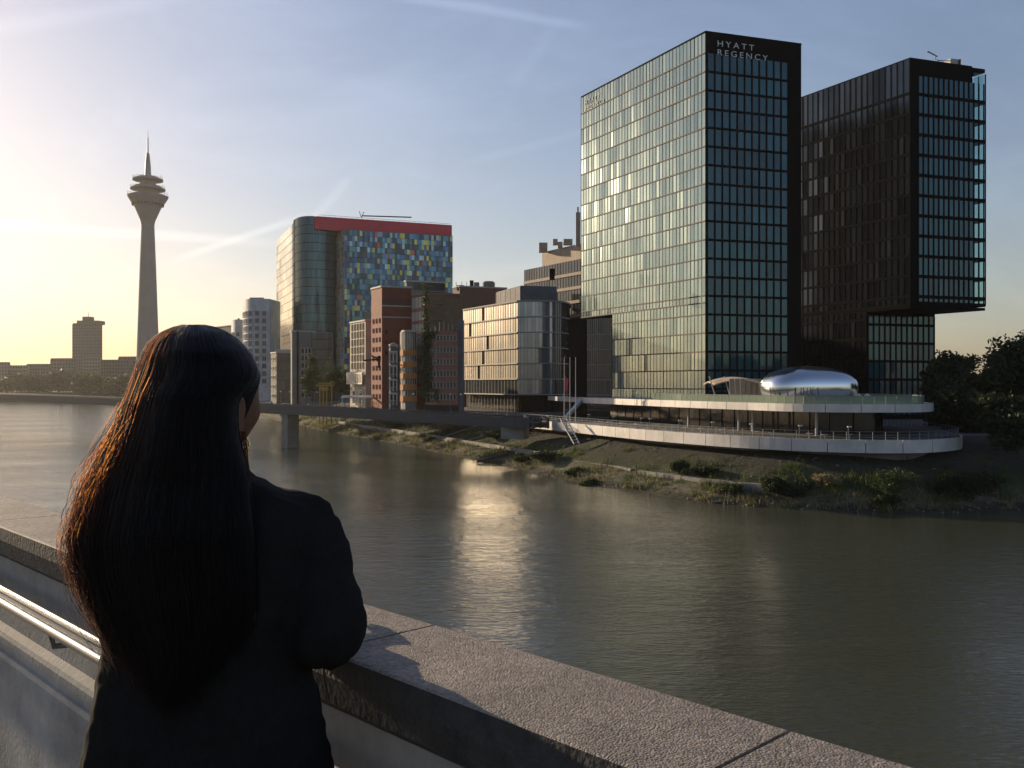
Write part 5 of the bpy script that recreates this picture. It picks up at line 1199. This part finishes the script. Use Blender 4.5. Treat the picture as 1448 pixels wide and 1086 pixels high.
for y in ys:
    ring = []
    for u in us:
        uu = float(u)*(.97 if y < 860 else .97-.004*(y-860)); fr_ = float(np.interp(y, [470, 560, 700, 850], [.02, .10, .16, .15])); uu = uu if uu > 0 else uu*(1-fr_); p = hair_pt(y, uu, -.006); ring.append(p)
    thick = float(np.interp(y, [459, 500, 560, 640, 720, 950], [.06, .10, .09, .05, .035, .02]))
    for u, p in list(zip(us, ring))[::-1]: ring.append(p+Vector((0, thick*(1-.7*u*u), 0)))
    V += ring
k = len(us)*2; b.add(V, [(j*k+i, (j+1)*k+i, (j+1)*k+(i+1) % k, j*k+(i+1) % k) for j in range(len(ys)-1) for i in range(k)]+[tuple(range(k)), tuple(range((len(ys)-1)*k+k-1, (len(ys)-1)*k-1, -1))])
hair = b.build('hair', core_m, person, smooth=True)
b = MB(); nu, nv = 60, 30; V = []                         # scalp cap down to the hairline
for j in range(nv+1):
    ph = math.pi/2*(1-1.62*j/nv)
    for i in range(nu):
        th = 2*math.pi*i/nu; fr_ = max(0, math.cos(th)); lim = ph
        lo_ = -.75+1.30*fr_**.7+.25*abs(math.sin(th))**4
        lim = max(ph, lo_ if fr_ > 0 else -.75+.25*abs(math.sin(th))**4)
        d = (math.cos(lim)*math.sin(th), math.cos(lim)*math.cos(th), math.sin(lim)); q = head_shape(d); V.append(hd(q[0]*1.075, q[1]*1.06, q[2]*1.055))
b.add(V, [(j*nu+i, (j+1)*nu+i, (j+1)*nu+(i+1) % nu, j*nu+(i+1) % nu) for j in range(nv) for i in range(nu)]); b.build('hairline', core_m, person, smooth=True)
hc_m = bpy.data.materials.new('hair_fibre'); hc_m.use_nodes = True; n_, l_ = hc_m.node_tree.nodes, hc_m.node_tree.links
n_.remove(n_['Principled BSDF']); ph_ = n_.new('ShaderNodeBsdfHairPrincipled'); ph_.parametrization = 'MELANIN'
for k_, v_ in (('Melanin', .985), ('Melanin Redness', .12), ('IOR', 1.30), ('Roughness', .5), ('Radial Roughness', .5), ('Random Color', .25), ('Random Roughness', .2)): ph_.inputs[k_].default_value = v_
l_.new(ph_.outputs[0], n_['Material Output'].inputs['Surface'])
def strands(name, specs, rad, parent):
    hc = bpy.data.hair_curves.new(name); hc.add_curves([len(p) for p, r in specs])
    pos = np.array([tuple(q) for p, r in specs for q in p], dtype=np.float32).ravel()
    hc.attributes['position'].data.foreach_set('vector', pos)
    ra_ = hc.attributes.get('radius') or hc.attributes.new('radius', 'FLOAT', 'POINT')
    ra_.data.foreach_set('value', [rad*r0*(1-.75*(i/(len(p)-1))**3) for p, r0 in specs for i in range(len(p))])
    hc.materials.append(hc_m); return link(name, hc, parent)
sp = []
for k in range(7000):
    u = random.uniform(-1, 1); u = math.copysign(abs(u)**.92, u); lay, lay2 = random.random(), random.random()
    yend = float(np.interp(u, [-1, -.7, -.3, .2, .7, 1], [880, 955, 975, 965, 920, 860]))+random.gauss(0, 22)
    y0 = 459+abs(random.gauss(0, 1.2)) if random.random() < .8 else random.uniform(470, 640)
    f1, a1, p1 = random.uniform(.9, 1.6), random.gauss(0, .02), random.uniform(0, 6.28); cl = math.sin(u*17+1)*1.5+math.sin(u*41)*.8
    dx = random.gauss(0, .03); random_f = random.uniform(14, 34); pts = []; n = 24
    for i in range(n):
        t = i/(n-1); y = y0+(yend-y0)*t**1.25; w = max(0, (y-600)/400)
        uu = u+dx*t+a1*w*math.sin(f1*6.28*t+p1)+.022*w*math.sin(y/46+cl+u*3)+.010*w*math.sin(y/21+cl*2)+.016*w*math.sin(y/random_f+p1)
        edge = abs(uu)>1; uc = max(-1, min(1, uu)); p = hair_pt(y, uc, .002+.010*lay); p.y += .03*lay2*max(0, -uc-.35)
        if edge: p.x += (uu-uc)*.10
        pts.append(p)
    sp.append((pts, random.uniform(.6, 1.1)))
for k in range(1500):                                     # front hair combed from the parting over the temples
    s = random.choice((-1, 1)); p0 = random.uniform(.72, 1.62); e1 = random.uniform(-.1, .35); t1 = random.uniform(1.45, 2.3); pts = []
    for i in range(16):
        t = i/15; th = s*(.04+t1*t**1.3); ph = p0+(e1-p0)*t**1.15; fr_ = max(0, math.cos(th)); lo_ = (-.75+1.30*fr_**.7 if fr_ > 0 else -.75)+.25*abs(math.sin(th))**4
        ph = max(ph, lo_+.02); q = head_shape((math.cos(ph)*math.sin(th), math.cos(ph)*math.cos(th), math.sin(ph))); pts.append(hd(q[0]*1.088, q[1]*1.072, q[2]*1.062))
    sp.append((pts, random.uniform(.7, 1.1)))
strands('hair_strands', sp, .00055, hair)
sp = []
for k in range(260):                                      # loose wavy wisps on the sunlit edge
    ys_ = random.uniform(560, 760); L_ = random.uniform(120, 300); am = random.uniform(3, 19)*(1 if random.random() < .6 else .4); f_ = random.uniform(.7, 1.9); p_ = random.uniform(0, 6.28); u_w = -.99+.30*random.random()**2; pts = []
    for i in range(22):
        t = i/21; y = ys_+L_*t; u = -1+random.uniform(0, .004)+.10*random.random()**2*0; p = hair_pt(y, u_w); sw = math.sin(math.pi*min(1, t*1.15)*.9)
        p.x += (-am*sw*1.0+am*.7*math.sin(f_*6.28*t+p_)*(.3+t)+random.uniform(-.2, .2)+1)/F*1.65; p.y += .012*math.sin(p_+t*4); pts.append(p)
    sp.append((pts, random.uniform(.5, .9)))
for k in range(60):                                       # flyaway hairs over the crown
    u = random.uniform(-.95, .6); y = 459+random.uniform(0, 14); pts = []
    for i in range(12):
        t = i/11; q = hair_pt(459+(y+60-459)*t, max(-1, min(1, u)), .004+.010*math.sin(math.pi*t)); q.z += .004*math.sin(math.pi*t)*random.uniform(.6, 1); pts.append(q)
    sp.append((pts, .5))
for k in range(26):                                       # lock falling in front of the shoulder below the ear
    pts = []; o_ = random.uniform(-5, 5)
    for i in range(14):
        t = i/13; y = 610+95*t; Y = 1.61; pts.append(Vector((px(343+o_*.5+10*t+2.2*math.sin(t*5+k), Y), Y, pz(y, Y))))
    sp.append((pts, .8))
strands('loose_hair', sp, .0005, hair)

# ------------------------------------------------------------------ haze over the whole basin
hz = MB(); hz.obox((-2400, -250, -6), (3300, 0, 0), (0, 2250, 0), (0, 0, 270))
hm = bpy.data.materials.new('thin_haze'); hm.use_nodes = True; n_, l_ = hm.node_tree.nodes, hm.node_tree.links
n_.remove(n_['Principled BSDF']); v_ = n_.new('ShaderNodeVolumePrincipled'); v_.inputs['Color'].default_value = rgb(.95, .93, .9); v_.inputs['Density'].default_value = .00005; v_.inputs['Anisotropy'].default_value = .55
l_.new(v_.outputs[0], n_['Material Output'].inputs['Volume'])
struct(hz.build('haze', hm), 'stuff')
